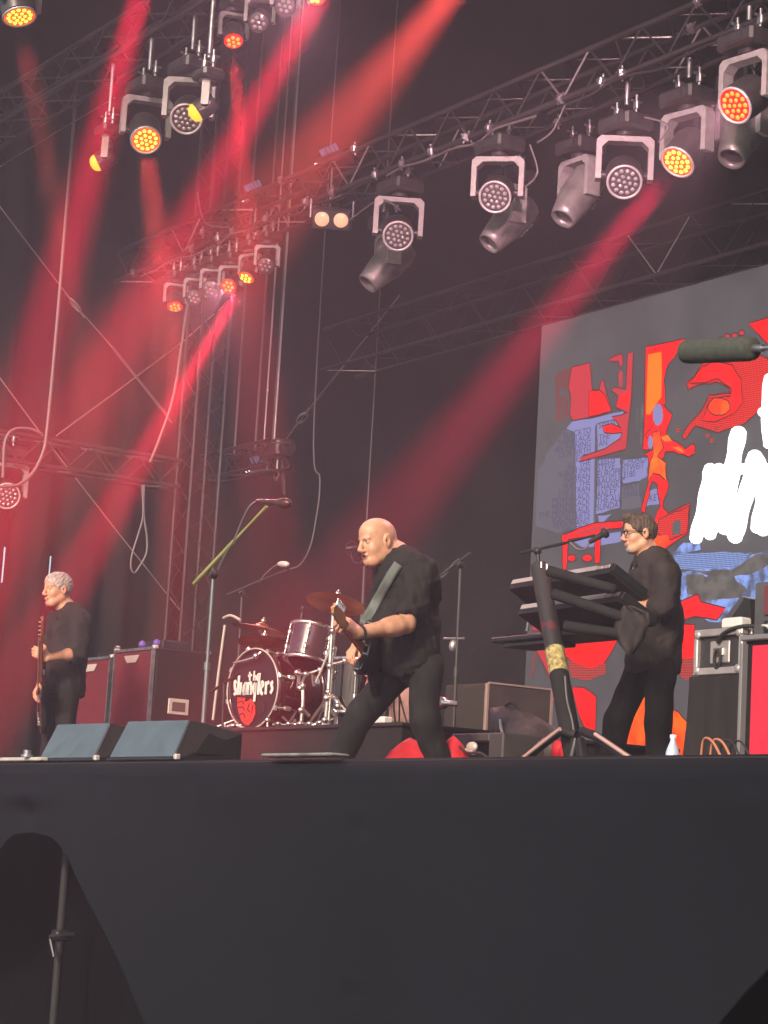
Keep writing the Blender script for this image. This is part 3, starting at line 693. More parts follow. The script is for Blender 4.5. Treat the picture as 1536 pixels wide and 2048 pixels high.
def text(s, px, py, h, material, right=False, wscale=1.0):
    _c = bpy.data.curves.new('t', 'FONT'); _c.body = s; _c.size = 1.0; _c.align_x = 'RIGHT' if right else 'LEFT'
    o = bpy.data.objects.new('t', _c); COL.objects.link(o)
    dg = bpy.context.evaluated_depsgraph_get(); me = bpy.data.meshes.new_from_object(o.evaluated_get(dg)); bpy.data.objects.remove(o)
    _lay[0] += .05; p = PY(px, py, LED_Y); y = LED_Y - .0003 * _lay[0] - .0025
    for v in me.vertices: v.co = (p.x + v.co.x * h * wscale, y, p.z + v.co.y * h)
    me.materials.clear(); me.materials.append(material); ob = link(bpy.data.objects.new('lettering', me)); attach(ob, led)
L1 = ['BLACKTO', 'THINBLACK', 'AN EVENING', 'OUR BIRTH', 'SEVEN', 'ALL THE', 'ALBUM INN', 'INARRAN', 'N BY THE', 'THE STRAN', 'MENINBLACK', 'MENINBLACK', 'THE MENINBLACK', 'VOCALS&JETS', 'PERSONAND', 'VINCENT']
for i, s in enumerate(L1): text(s, *r4(525 - i * 0.6, 905 + i * 37.2), .075, E_TXT if i < 6 or i % 2 == 0 else E_TXT, True, 1.15)
for i, s in enumerate(['SINDY', '', 'THE', 'AN']):
    if s: text(s, *r4(568, 880 + i * 35), .075, E_TXT, wscale=1.1)
for i, s in enumerate(['LEEDS', 'STEVE', 'EUROPE', '&AUGUN', 'THANKS', 'ANLEY', 'THE ALL', 'SUNDAY']): text(s, *r4(562 - i, 1090 + i * 37.5), .078, E_TXT, wscale=1.12)
for i, s in enumerate(['CHURCH', 'STWEIT', '2180', '', 'WAT', 'SINBLU']):
    if s: text(s, *r4(708, 1090 + i * 38), .076, E_TXT, wscale=1.05)
text('KET', *r4(858, 1300), .08, E_TXT)
# red shapes, upper left group
shp(rough([(315, 575), (345, 565), (352, 830), (318, 840)], 3, 6, 9), E_DULL, r4)
shp(rough([(355, 700), (385, 690), (392, 800), (360, 860)], 3, 6, 10), E_DULL, r4)
shp([(330, 555), (420, 528), (420, 810), (400, 800), (405, 700), (372, 655), (335, 640)], E_DULL, r4)
shp([(412, 530), (515, 505), (527, 660), (570, 660), (580, 610), (592, 605), (610, 680), (640, 780), (560, 805), (520, 812), (418, 832), (402, 800), (408, 700), (395, 640)], E_PINK, r4)
shp([(512, 668), (570, 664), (600, 690), (634, 776), (560, 800), (512, 808)], E_RED, r4)
shp([(620, 490), (660, 465), (700, 455), (703, 510), (690, 530), (680, 490), (655, 494)], E_PINK, r4)
shp([(690, 542), (704, 560), (700, 640), (686, 645), (679, 570)], E_PINK, r4)
shp([(733, 450), (762, 443), (752, 700), (735, 850), (722, 995), (600, 1030), (450, 1068), (478, 1040), (600, 1000), (690, 940), (702, 900), (672, 840), (640, 815), (700, 805), (735, 790), (665, 756), (680, 690), (640, 662), (655, 645), (722, 660)], E_PINK, r4)
shp([(585, 870), (640, 855), (690, 880), (700, 900), (640, 905), (600, 900)], E_RED, r4)
shp([(680, 700), (722, 668), (745, 672), (738, 770), (668, 752)], E_RED, r4)
for k, (x, y0, y1) in enumerate(((783, 765, 900), (806, 755, 970), (815, 745, 840))): shp([(x, y0), (x + 9, y0 - 5), (x + 7, y1), (x - 2, y1)], E_GREY, r4)
# tall orange flame and figure
shp(rough([(838, 415), (1060, 368), (1010, 450), (960, 520), (938, 600), (945, 740), (900, 770), (885, 880), (850, 1000), (820, 1000), (832, 640)], 3, 4, 11), E_RED, r4)
shp([(850, 455), (925, 440), (928, 560), (925, 700), (890, 745), (862, 800), (838, 800), (842, 620)], E_ORA, r4)
shp(rough([(880, 860), (930, 740), (985, 800), (960, 870), (950, 920), (1010, 960), (1060, 1000), (1110, 970), (1120, 1020), (1080, 1040), (1000, 1010), (950, 1010), (930, 1050), (965, 1200), (930, 1330), (960, 1370), (1090, 1310), (1075, 1480), (940, 1570), (870, 1540), (890, 1480), (890, 1390), (920, 1330), (905, 1200), (870, 1180), (840, 1300), (830, 1360), (810, 1350), (850, 1200), (860, 1100), (850, 1040), (825, 1030), (880, 1000), (860, 940), (830, 920)], 3, 5, 12), E_RED, r4)
shp(rough([(875, 905), (915, 890), (935, 990), (900, 1040), (950, 1080), (955, 1180), (915, 1140), (880, 1130), (850, 1180), (865, 1060), (880, 1010)], 3, 5, 13), E_ORR, r4)
shp(rough([(960, 1380), (1085, 1322), (1070, 1475), (950, 1520), (905, 1480), (910, 1400)], 3, 6, 14), E_REDH, r4)
shp(rough([(990, 1420), (1030, 1400), (1035, 1480), (985, 1490)], 3, 5, 15), E_DARK, r4)
shp([(880, 1500), (960, 1490), (975, 1530), (940, 1565), (875, 1545)], E_ORR, r4)
shp(rough(ellp(905, 800, 30, 62), 2, 4, 16), E_LILAC, r4)
shp(rough(ellp(862, 960, 14, 38), 2, 4, 17), E_LILAC, r4)
for k, pts in enumerate(([(920, 930), (960, 915), (985, 950), (945, 955)], [(985, 985), (1030, 985), (1060, 1020), (1010, 1000)], [(870, 1060), (900, 1045), (905, 1090), (880, 1110)])): shp(rough(pts, 2, 4, 20 + k), E_ORA, r4)
# brush swoosh on the right
shp(rough([(1070, 620), (1110, 590), (1160, 510), (1220, 485), (1460, 450), (1530, 480), (1620, 560), (1590, 700), (1500, 760), (1400, 850), (1250, 900), (1180, 880), (1120, 860), (1060, 940), (1045, 930), (1100, 840), (1150, 790), (1200, 690), (1290, 680), (1330, 690), (1310, 640), (1240, 610), (1130, 630), (1080, 655)], 3, 5, 18), E_REDH, r4)
shp(rough([(1085, 620), (1160, 530), (1230, 500), (1330, 520), (1380, 600), (1390, 730), (1340, 790), (1230, 840), (1160, 830), (1210, 710), (1320, 700), (1330, 650), (1250, 590), (1150, 615)], 3, 5, 19), E_RED, r4)
shp(rough(ellp(1255, 755, 60, 48), 2, 6, 23), E_ORR, r4)
shp([(1425, 280), (1536, 248), (1700, 215), (1760, 420), (1600, 440), (1530, 388), (1490, 345)], E_RED, r4)
for k, (x, y) in enumerate(((1265, 372), (1305, 352), (1345, 348), (1385, 332), (1020, 888), (1215, 950), (1240, 880), (1190, 920))): shp(rough(ellp(x, y, 15, 14, 6), 1, 3, 30 + k), E_PINK if k < 4 else E_REDF, r4)
# lower left device in red outline
shp(rough([(355, 1490), (385, 1485), (450, 1455), (540, 1425), (640, 1415), (705, 1412), (700, 1445), (620, 1452), (575, 1480), (570, 1645), (545, 1652), (545, 1545), (560, 1500), (470, 1500), (390, 1515), (385, 1590), (378, 1685), (364, 1690), (360, 1600)], 2, 3, 24), E_RED, r4)
shp(ellp(410, 1622, 22, 16), E_RED, r4); shp(ellp(500, 1622, 26, 18), E_RED, r4)
shp([(430, 1480), (545, 1440), (650, 1432), (560, 1465), (470, 1490)], E_PINK, r4)
# blue lower right
shp(rough([(990, 1590), (1050, 1535), (1150, 1530), (1150, 1575), (1010, 1600), (1000, 1720), (1250, 1650), (1450, 1600), (1700, 1560), (1800, 1750), (1750, 2000), (1200, 1990), (1010, 1850), (985, 1700)], 3, 8, 25), E_BLUE, r4)
shp(rough([(1010, 1600), (1160, 1590), (1330, 1590), (1440, 1590), (1330, 1680), (1130, 1690), (1020, 1680)], 3, 6, 26), E_BLUH, r4)
shp(rough([(1120, 1695), (1330, 1690), (1470, 1600), (1560, 1605), (1540, 1660), (1420, 1720), (1250, 1740)], 3, 8, 27), E_GREY, r4)
shp(rough([(1080, 420), (1160, 410), (1230, 430), (1350, 420), (1420, 500), (1380, 540), (1180, 560), (1090, 520)], 4, 9, 28), E_GREY, r7)
shp(rough([(1010, 600), (1060, 560), (1130, 530), (1150, 525), (1165, 565), (1300, 600), (1255, 660), (1130, 640), (1010, 680), (1000, 660)], 2, 3, 29), E_RED, r7)
shp(rough([(985, 690), (1130, 692), (1125, 880), (1060, 900), (990, 830)], 2, 4, 31), E_RED, r7)
shp(rough([(1000, 870), (1125, 870), (1130, 960), (1080, 995), (1010, 950)], 3, 6, 32), E_REDF, r7)
# behind and under the keyboards
shp(rough([(225, 640), (300, 650), (310, 715), (235, 720)], 2, 4, 33), E_PINK, r7)
shp(rough([(255, 830), (335, 815), (375, 1010), (330, 980)], 2, 4, 34), E_PINK, r7); shp([(235, 850), (262, 840), (240, 980), (222, 985)], E_DULL, r7)
shp(rough([(375, 650), (480, 632), (590, 640), (604, 680), (500, 692), (385, 694)], 2, 3, 35), E_RED, r7)
shp([(478, 634), (575, 636), (600, 660), (590, 682), (495, 684)], E_YEL, r7)
shp([(505, 636), (525, 668), (545, 637), (560, 680), (500, 680)], E_ORA, r7)
shp(rough([(400, 800), (700, 762), (690, 800), (625, 905), (560, 930), (480, 910), (420, 860)], 2, 3, 36), E_RED, r7)
shp(rough([(430, 880), (480, 905), (560, 930), (640, 900), (640, 960), (540, 1000), (450, 980)], 2, 4, 37), E_REDF, r7)
shp(rough([(455, 1035), (520, 1040), (585, 1090), (580, 1270), (530, 1270), (490, 1180)], 2, 3, 38), E_RED, r7)
shp(rough([(310, 1090), (340, 1058), (392, 1042), (392, 1092), (345, 1112), (318, 1115)], 2, 2, 39), E_RED, r7)
shp(rough([(700, 1075), (780, 1072), (862, 1095), (865, 1440), (680, 1440), (690, 1250)], 2, 3, 40), E_ORR, r7)
shp(rough([(965, 1140), (1040, 1175), (1092, 1232), (1092, 1440), (950, 1440), (955, 1250)], 2, 3, 41), E_ORR, r7)
shp(rough([(460, 505), (505, 490), (500, 525), (468, 535)], 2, 2, 42), E_RED, r7); shp([(540, 490), (572, 482), (578, 520), (545, 522)], E_RED, r7)
shp(ellp(664, 650, 15, 14), E_ORR, r7)
# big white brush lettering: strokes with round ends
def stroke(pts, w, cv=r4):
    C = curve([Vector((p[0], p[1], 0)) for p in pts], 6); L = []; R = []
    for i, c in enumerate(C):
        t = (C[min(i + 1, len(C) - 1)] - C[max(i - 1, 0)]).normalized(); n = Vector((-t.y, t.x, 0)); ww = w * (.92 + .08 * math.sin(i * .9))
        L.append(c + n * ww / 2); R.append(c - n * ww / 2)
    t0 = (C[1] - C[0]).normalized(); t1 = (C[-1] - C[-2]).normalized()
    cap1 = [C[-1] + Vector((math.cos(a), math.sin(a), 0)) * w / 2 for a in [math.atan2(t1.y, t1.x) + math.pi / 2 - k * math.pi / 6 for k in range(1, 6)]]
    cap0 = [C[0] + Vector((math.cos(a), math.sin(a), 0)) * w / 2 for a in [math.atan2(t0.y, t0.x) - math.pi / 2 - k * math.pi / 6 for k in range(1, 6)]]
    shp([(p.x, p.y) for p in L + cap1 + R[::-1] + cap0], E_WHITE, cv, name='brush_stroke')
for pts, wd in (([(1205, 1120), (1190, 1200), (1160, 1360), (1125, 1500)], 74), ([(1255, 1118), (1245, 1220), (1225, 1360), (1205, 1480)], 70), ([(1365, 915), (1340, 1050), (1318, 1220), (1290, 1440)], 88),
                ([(1300, 1120), (1230, 1125)], 60), ([(1395, 1110), (1300, 1120)], 56), ([(1460, 1050), (1430, 1180), (1390, 1340), (1350, 1490)], 86), ([(1310, 1440), (1340, 1500), (1360, 1480)], 60), ([(1470, 1050), (1510, 1150), (1500, 1300), (1475, 1440)], 74),
                ([(1180, 1400), (1200, 1470), (1230, 1440)], 60), ([(1250, 1300), (1275, 1350)], 70), ([(1560, 1120), (1540, 1250), (1510, 1450)], 84), ([(1560, 1130), (1640, 1200), (1620, 1450)], 84), ([(1700, 1080), (1680, 1300), (1650, 1460)], 84), ([(1780, 1050), (1790, 1250), (1750, 1440)], 84), ([(1900, 800), (1880, 1150), (1850, 1430)], 90), ([(2000, 1050), (1960, 1200), (1980, 1420)], 84), ([(2100, 1050), (2080, 1250), (2070, 1420)], 84), ([(2200, 1030), (2160, 1180), (2220, 1300), (2150, 1420)], 80),
                ([(1545, 600), (1530, 760), (1540, 960)], 64), ([(1505, 785), (1620, 760)], 50), ([(1680, 560), (1660, 780), (1650, 960)], 80), ([(1660, 800), (1720, 760), (1730, 950)], 76), ([(1800, 850), (1860, 780), (1810, 760), (1790, 900), (1850, 960)], 56)):
    stroke(pts, wd * 1.14)

# ------------------------------------------------------------------ shared gear helpers
TOLEX = mat('black_tolex', (0.014, 0.0135, 0.015), 0.65, var=0.25, vscale=30, bump=0.25, bscale=250, spec=.2)
REDG = mat('red_grille_cloth', (0.13, 0.010, 0.020), 0.8, var=0.18, vscale=14, bump=0.3, bscale=400)
PLATE = mat('pale_badge_plate', (0.62, 0.56, 0.50), 0.4, 0.2)
BROWNB = mat('brown_grey_board', (0.042, 0.030, 0.025), 0.8, var=0.25, vscale=7, bump=.1)
def micro(mb, p, d, L=.17, r=.013, head=True):
    d = Vector(d).normalized(); p = Vector(p)
    mb.lathe(p, d, [(r * .6, 0), (r * .8, .01), (r, L * .5), (r * 1.05, L * .68), (r * 1.7, L * .74), (r * 1.9, L * .86), (r * 1.5, L * .96), (r * .5, L)], n=12)

def mic_stand(label, base, pole_top, boom_a, boom_b, mic_dir=None, r=.011, material=BLACKM, boom_mat=None, mic_len=.17, tripod=True, cable=None, mic_r=.013, clampmat=RUBBER):
    base = Vector(base); top = Vector(pole_top)
    t = thing('microphone_stand', label, 'microphone stand', base, 'microphone stands on stage')
    MB().cyl(base + Vector((0, 0, .05)), base.lerp(top, .55), r * 1.3).cyl(base.lerp(top, .54), top, r).cyl(base.lerp(top, .52), base.lerp(top, .56), r * 1.9).build('pole', material, t)
    m = MB(); m.ell(top, (.028, .028, .028)); m.cyl(top, top + Vector((.05, -.05, .0)), .010); m.build('boom_clamp', clampmat, t)
    if boom_a is not None: MB().cyl(boom_a, Vector(boom_a).lerp(Vector(boom_b), .55), r * 1.15).cyl(Vector(boom_a).lerp(Vector(boom_b), .55), boom_b, r * .8).build('boom', boom_mat or material, t)
    if tripod:
        for k in range(3):
            a = k * 2.094 + .5; MB().cyl(base + Vector((0, 0, .12)), base + Vector((.3 * math.cos(a), .3 * math.sin(a), .014)), .010).build('leg', material, t)
    if mic_dir is not None:
        tip = Vector(boom_b if boom_b is not None else pole_top); m = MB(); micro(m, tip - Vector(mic_dir).normalized() * mic_len * .35, mic_dir, mic_len, mic_r); m.build('microphone', BLACKM, t)
    if cable: MB().tube(curve(cable, 6), .006).build('cable', PALECABLE, t)
    return t

# ------------------------------------------------------------------ bass cabinets behind the white-haired player
def cabinet(name, label, c0, wd, dp, ht, group, badge=True, handle=True, rot=0, grille=REDG, cat='speaker cabinet', body=TOLEX):
    """c0: front right bottom corner (towards the camera side); front faces the audience"""
    R = Matrix.Rotation(rot, 3, 'Z'); c0 = Vector(c0); L = lambda x, y, z: c0 + R @ Vector((x, y, z))
    t = thing(name, label, cat, L(-wd / 2, dp / 2, 0), group)
    MB().box(L(-wd / 2, dp / 2 + .015, ht / 2), (wd, dp - .03, ht), R, bev=.012).build('body', body, t)
    MB().box(L(-wd / 2, .003, ht / 2), (wd - .05, .025, ht - .06), R, bev=.008).build('grille', grille, t)
    m = MB()
    for (x, z) in ((0, ht / 2), (-wd, ht / 2)): m.box(L(x + (-.008 if x == 0 else .008), .004, z), (.02, .03, ht), R)
    for z in (.012, ht - .012): m.box(L(-wd / 2, .006, z), (wd - .04, .034, .024), R)
    m.build('front_frame', ALU if badge else BLACKM, t)
    if badge:
        P = [L(-wd / 2 + x, -.014, ht - .09 + z) for x, z in ((-.14, .03), (.14, .03), (.08, -.03), (-.08, -.03))]
        MB().prism(P, R @ Vector((0, -.006, 0))).build('badge', PLATE, t)
    if handle:
        m = MB(); m.box(L(.004, dp * .5, ht * .60), (.012, .19, .13), R, bev=.005); hd = m.build('side_handle', PLATE, t)
        MB().box(L(.010, dp * .5, ht * .60), (.006, .12, .075), R).build('handle_cup', mat('handle_recess', (.10, .06, .06), .6), hd)
    for k, (x, y, z) in enumerate(((-.005, .01, ht - .005), (-.005, dp - .02, ht - .005), (-.005, .01, .005), (-wd + .005, .01, ht - .005))):
        MB().box(L(x, y + .005, z + (.001 if z > .5 else -.0)), (.05, .05, .035), R, bev=.01).build('corner_cap', PLATE if k != 1 else ALU, t)
    return t
GC = 'bass cabinets side by side'
ca = PY(300, 1400, 8.35); ct = PY(300, 1294, 8.35).z; hc = ct - DECK
cabinet('bass_cabinet', 'red grille bass cabinet, right one of the pair, black side with pale handle', (ca.x, 8.35, DECK + .002), .70, .52, hc, GC)
cb = PY(216, 1400, 8.42)
cabinet('bass_cabinet', 'red grille bass cabinet half hidden behind the white haired bass player', (cb.x, 8.42, DECK + .002), .72, .50, hc - .03, GC, handle=False)
# amplifier heads / small boxes on top
tp = Vector((ca.x - .34, 8.6, DECK + hc + .008))
t = thing('bass_amplifier', 'low black amplifier head with two purple knobs on the right bass cabinet', 'amplifier', tp)
MB().box(tp + Vector((0, .02, .035)), (.44, .26, .07), bev=.008).build('case', BLACKM, t)
PURP = mat('purple_knob', (0.16, 0.10, 0.45), .4)
for dx in (-.12, .14): MB().lathe(tp + Vector((dx, -.11, .04)), (0, -1, .25), [(.030, 0), (.030, .03), (.02, .04), (.001, .042)], n=12).build('knob', PURP, t)
tp = Vector((cb.x - .33, 8.65, DECK + hc - .03 + .006))
t = thing('bass_amplifier', 'flat black amplifier on the left bass cabinet behind the bass player', 'amplifier', tp)
MB().box(tp + Vector((.1, 0, .025)), (.5, .26, .05), bev=.008).build('case', BLACKM, t)
MB().cyl(tp + Vector((.25, -.12, .07)), tp + Vector((.25, -.16, .07)), .022).build('knob', ALU, t)

# ------------------------------------------------------------------ floor monitors at the stage edge
MONG = mat('monitor_grille_sky_tint', (0.105, 0.155, 0.180), 0.5, 0.1, var=0.12, vscale=10, bump=.15, bscale=500)  # blue grey is the sky's reflection painted into the grille colour
MONB = mat('textured_black_cabinet', (0.011, 0.011, 0.010), 0.7, spec=.2, var=0.3, vscale=25, bump=.4, bscale=200)
def monitor(label, A, B, C_, D_, group):
    """A,B: bottom left/right of the pale front (at deck), C_,D_: top right/left; body tapers away behind"""
    A, B, C_, D_ = [Vector(p) for p in (A, B, C_, D_)]; t = thing('floor_monitor', label, 'floor monitor', (A + B) / 2, group)
    dep = Vector((.03, .36, 0)); top = Vector((.02, .10, 0))
    # side profile polygon swept from left to right
    def prof(P, Q): return [P, Q, Q + top + Vector((0, 0, -.012)), P + dep + Vector((0, 0, .16)), P + dep]
    l = prof(A, D_); r = prof(B, C_); n = 5
    MB().add(l + r, [tuple(range(n)), tuple(range(n, 2 * n))[::-1]] + [(i, n + i, n + (i + 1) % n, (i + 1) % n) for i in range(n)]).build('cabinet', MONB, t)
    nf = (B - A).cross(D_ - A).normalized(); nf = nf if nf.y < 0 else -nf
    q = [A.lerp(B, .03).lerp(D_, .05), B.lerp(A, .03).lerp(C_, .05), C_.lerp(D_, .03).lerp(B, .03), D_.lerp(C_, .03).lerp(A, .03)]
    MB().prism([p + nf * .001 for p in q], nf * .012).build('grille', MONG, t)
    m = MB(); m.cyl(A + nf * .008, B + nf * .008, .010, n=8); m.build('bottom_rail', BLACKM, t)
    s = B + dep * .55 + Vector((0, 0, .09)); so = (B - A).normalized()
    MB().prism([s + Vector((0, -.10, -.05)), s + Vector((0, .12, -.05)), s + Vector((0, .10, .02)), s + Vector((0, -.03, .06))], so * .006).build('side_handle', mat('monitor_recess', (.004, .004, .004), .9), t)
    m = MB(); m.box(B + Vector((0, .0, .015)) + so * .006, (.03, .03, .03), bev=.005); m.build('corner_cap', PLATE, t)
    return t
gm = 'floor monitors at the front left of the stage'
ey = EDGE + .12
def mon_pts(bl, br, tr, tl): 
    A = PY(*bl, ey); B = PY(*br, ey); dz = DECK + .016
    return Vector((A.x, ey, dz)), Vector((B.x, ey, dz)), PY(*tr, ey + .16), PY(*tl, ey + .16)
monitor('left floor monitor with blue grey sky reflection painted on its front at the stage edge', *mon_pts((78, 1528), (191, 1526), (226, 1447), (117, 1450)), gm)
monitor('right floor monitor with blue grey sky reflection painted on its front and slotted black side', *mon_pts((217, 1526), (352, 1522), (385, 1441), (258, 1444)), gm)
# cable protector strip on the edge and a bolt
c = PY(615, 1527, EDGE + .05)
o = MB().box((c.x, EDGE + .03, DECK + .022), (.62, .10, .014), Matrix.Rotation(.0, 3, 'Z'), bev=.005).build('edge_strip', mat('dull_grey_strip', (.22, .23, .22), .6, var=.4, vscale=9)); setp(o, 'dull grey metal strip lying on the stage edge below the bald guitarist', 'metal strip')
c = PY(30, 1529, EDGE + .06); o = MB().box((c.x - .3, EDGE + .08, DECK + .025), (1.3, .05, .02), bev=.004).build('edge_strip', mat('pale_strip', (.55, .52, .46), .5, var=.2)); setp(o, 'pale metal strip along the stage edge in the left corner', 'metal strip')
c = PY(53, 1524, EDGE + .05); o = MB().cyl((c.x, EDGE + .05, DECK + .035), (c.x, EDGE + .05, DECK + .075), .022).cyl((c.x, EDGE + .05, DECK + .036), (c.x, EDGE + .05, DECK + .05), .035).build('bolt', ALU); setp(o, 'upright steel bolt on the stage edge left of the monitors', 'bolt')
# ------------------------------------------------------------------ drum riser and kit
RIS = DECK + .40
RF = 7.50
rl = PY(432, 1490, RF).x; rr = PY(800, 1500, RF).x
RISM = mat('dark_riser_skirt', (0.012, 0.009, 0.010), 0.85, var=.3, vscale=5, bump=.2)
t = thing('drum_riser', 'low dark drum riser behind the bald guitarist', 'drum riser', ((rl + rr) / 2, RF + 1.1, DECK))
MB().box(((rl + rr) / 2, RF + 1.1, DECK + .19), (rr - rl - .04, 2.16, .376)).build('skirt', RISM, t)
MB().box(((rl + rr) / 2, RF + 1.1, RIS - .012), (rr - rl, 2.2, .024), bev=.004).build('platform', mat('riser_top', (.022, .018, .019), .6, var=.2), t)
SHELL = mat('dark_red_lacquer', (0.022, 0.003, 0.005), 0.2, 0.1, var=.35, vscale=5, coat=1.0)
HEADM = mat('black_drum_head', (0.010, 0.006, 0.008), 0.45, var=.2)
HEADW = mat('coated_drum_head', (0.65, 0.63, 0.60), 0.5)
WHITEINK = mat('white_drum_lettering', (0.80, 0.77, 0.70), 0.5)
REDINK = mat('red_drum_emblem', (0.75, 0.035, 0.02), 0.5, emit=None)
GK = 'drums of the kit'
# kick drum: axis towards the audience, turned a little towards the camera
ka = Vector((math.sin(math.radians(9)), -math.cos(math.radians(9)), 0)); kf = PY(507, 1403, 7.78); KR = .285; KL = .42
kf.z = RIS + KR + .012
Rk = frame(ka, Z)           # columns: x', y' (up), z' = axis
t = thing('kick_drum', 'dark red bass drum with white lettering and a red emblem on its black head', 'bass drum', (kf.x, kf.y, RIS), GK)
MB().lathe(kf - ka * KL, ka, [(KR * .93, .0), (KR * .96, .02), (KR * .96, KL - .03), (KR * .93, KL - .02)], n=40).build('shell', SHELL, t)
for h0 in (-.015, KL - .035):
    MB().lathe(kf - ka * (KL - h0), ka, [(KR * .955, 0), (KR, .0), (KR, .042), (KR * .93, .042), (KR * .93, .03)], n=40, close=False).build('hoop', mat('dark_hoop', (.05, .015, .02), .2, coat=1), t)
MB().tube([kf + ka * .018 + Rk @ Vector((KR * .985 * math.cos(a), KR * .985 * math.sin(a), 0)) for a in [i * 6.2832 / 40 for i in range(40)]], .006, closed=True).build('hoop_inlay', PLATE, t)
hd = MB().lathe(kf - ka * .004, ka, [(KR * .93, 0), (.001, .001)], n=40, close=False).build('head', HEADM, t)
def kpt(u, v, d=.006): return kf + ka * d + Rk @ Vector((u * KR, v * KR, 0))
def kstroke(pts, w, material, nm='lettering', d=.004):
    C = curve([Vector((p[0], p[1], 0)) for p in pts], 5); L = []; R = []
    for i, c in enumerate(C):
        tt = (C[min(i + 1, len(C) - 1)] - C[max(i - 1, 0)]).normalized(); n = Vector((-tt.y, tt.x, 0)); L.append(c + n * w / 2); R.append(c - n * w / 2)
    P = [kpt(p.x, p.y, d) for p in L + R[::-1]]; o = MB().prism(P, ka * .0015).build(nm, material, hd); return o
# "the" and "stranglers" in tall brush letters
for pts in ([(-.20, .42), (-.18, .20)], [(-.26, .32), (-.10, .34)], [(-.02, .44), (-.03, .20)], [(-.02, .30), (.06, .30), (.05, .20)], [(.12, .28), (.18, .32), (.12, .34), (.12, .22), (.19, .21)]): kstroke(pts, .055, WHITEINK)
lets = [(-.70, [(.06, .10), (0, .14), (.02, .0), (.07, -.06), (0, -.14)]), (-.58, [(.02, .26), (0, -.14)]), (-.48, [(0, .12), (-.01, -.14)]), (-.37, [(.05, .10), (-.01, .0), (.02, -.13), (.07, .10), (.07, -.14)]),
        (-.22, [(0, .12), (0, -.14)]), (-.14, [(-.04, .10), (.02, .08), (.03, -.14)]), (-.03, [(.05, .10), (-.01, .0), (.04, -.10), (.07, .10), (.05, -.28)]), (.14, [(.01, .30), (0, -.14)]), (.24, [(.0, .0), (.06, .06), (.01, .11), (-.01, -.08), (.07, -.13)]), (.40, [(0, .12), (0, -.14)]), (.45, [(-.03, .08), (.05, .11)]), (.58, [(.05, .11), (-.01, .07), (.04, -.03), (-.02, -.12)])]
for x0, pts in lets: kstroke([((x0 + p[0]) * 1.12 + .02, (p[1] + .02) * 1.2) for p in pts], .088, WHITEINK)
# red emblem below the lettering
em = [(-.62, -.20), (-.30, -.22), (-.33, -.32), (-.20, -.30), (-.08, -.24), (0, -.30), (.10, -.42), (.12, -.62), (.02, -.80), (-.12, -.90), (-.28, -.86), (-.40, -.78), (-.52, -.60), (-.60, -.42)]
MB().prism([kpt(u, v, .004) for u, v in em], ka * .0015).build('emblem', REDINK, hd)
for pts in ([(-.58, -.34), (-.42, -.30), (-.34, -.38)], [(-.56, -.46), (-.40, -.44), (-.30, -.52)], [(-.48, -.64), (-.36, -.60), (-.26, -.70)], [(-.12, -.36), (-.18, -.50), (-.08, -.56)], [(.02, -.40), (-.02, -.60)]): kstroke(pts, .03, HEADM, 'emblem_line', .0062)
MB().lathe(kf + Rk @ Vector((.30 * KR, -.48 * KR, 0)), ka, [(.17 * KR, .002), (.13 * KR, .008), (.001, .008)], n=20).build('sound_hole', mat('port_black', (.004, .004, .004), .8), hd)
for i in range(8):
    a = i * 6.2832 / 8 + .3; d = Rk @ Vector((math.cos(a), math.sin(a), 0))
    MB().cyl(kf - ka * .10 + d * KR * .97, kf + ka * .012 + d * KR * 1.03, .008).box(kf - ka * .10 + d * KR * .99, (.03, .03, .06), frame(ka, d), bev=.006).box(kf + ka * .01 + d * KR * 1.03, (.035, .022, .02), frame(ka, d), bev=.004).build('tension_claw', CHROME, t)
for sgn in (-1, 1): MB().tube([kf - ka * .2 + Rk @ Vector((sgn * KR * .8, -KR * .5, 0)), kf + ka * .05 + Rk @ Vector((sgn * (KR + .14), -KR - .005, 0))], .010).build('spur', CHROME, t)
def drum(label, c, r, h, axis, n=6, legs=0, shell=SHELL, name='tom_drum', group=GK):
    c = Vector(c); ax = Vector(axis).normalized(); R = frame(ax, Y); t = thing(name, label, 'drum', c - ax * h / 2, group)
    MB().lathe(c - ax * h / 2, ax, [(r * .95, 0), (r * .95, h)], n=32).build('shell', shell, t)
    for s_ in (-1, 1): MB().lathe(c + ax * (s_ * h / 2 - .014), ax, [(r * .95, 0), (r * 1.02, .0), (r * 1.02, .028), (r * .95, .028)], n=32, close=False).build('hoop', CHROME, t)
    MB().lathe(c + ax * (h / 2 + .001), ax, [(r * .96, 0), (.001, .002)], n=32, close=False).build('head', HEADW, t)
    for i in range(n):
        a = i * 6.2832 / n + .4; d = R @ Vector((math.cos(a), math.sin(a), 0))
        MB().cyl(c + d * r * 1.02 - ax * h * .45, c + d * r * 1.02 + ax * h * .45, .005).ell(c + d * r * 1.0 + ax * h * .22, (.014, .014, .03), R).ell(c + d * r * 1.0 - ax * h * .22, (.014, .014, .03), R).build('lug', CHROME, t)
    for k in range(legs):
        a = k * 6.2832 / legs + .3; p = c + Vector((math.cos(a), math.sin(a), 0)) * r * 1.05
        MB().cyl((p.x, p.y, RIS + .003), (p.x, p.y, c.z + .02), .009).build('leg', CHROME, t)
    return t
GLINT = mat('red_sparkle_painted_glint', (0.085, 0.08, 0.084), 0.22, 0.35, var=.7, vscale=4, coat=1, col2=(.045, .006, .010))  # grey patches put a silver reflection into the shell colour
drum('rack tom in red sparkle with painted silver reflection above the bass drum', PY(618, 1292, 8.15), .165, .25, (-.12, .25, 1), shell=GLINT)
drum('black floor tom on chrome legs, half hidden behind the bald guitarist', PY(715, 1375, 8.2), .20, .36, (0, 0, 1), legs=3)
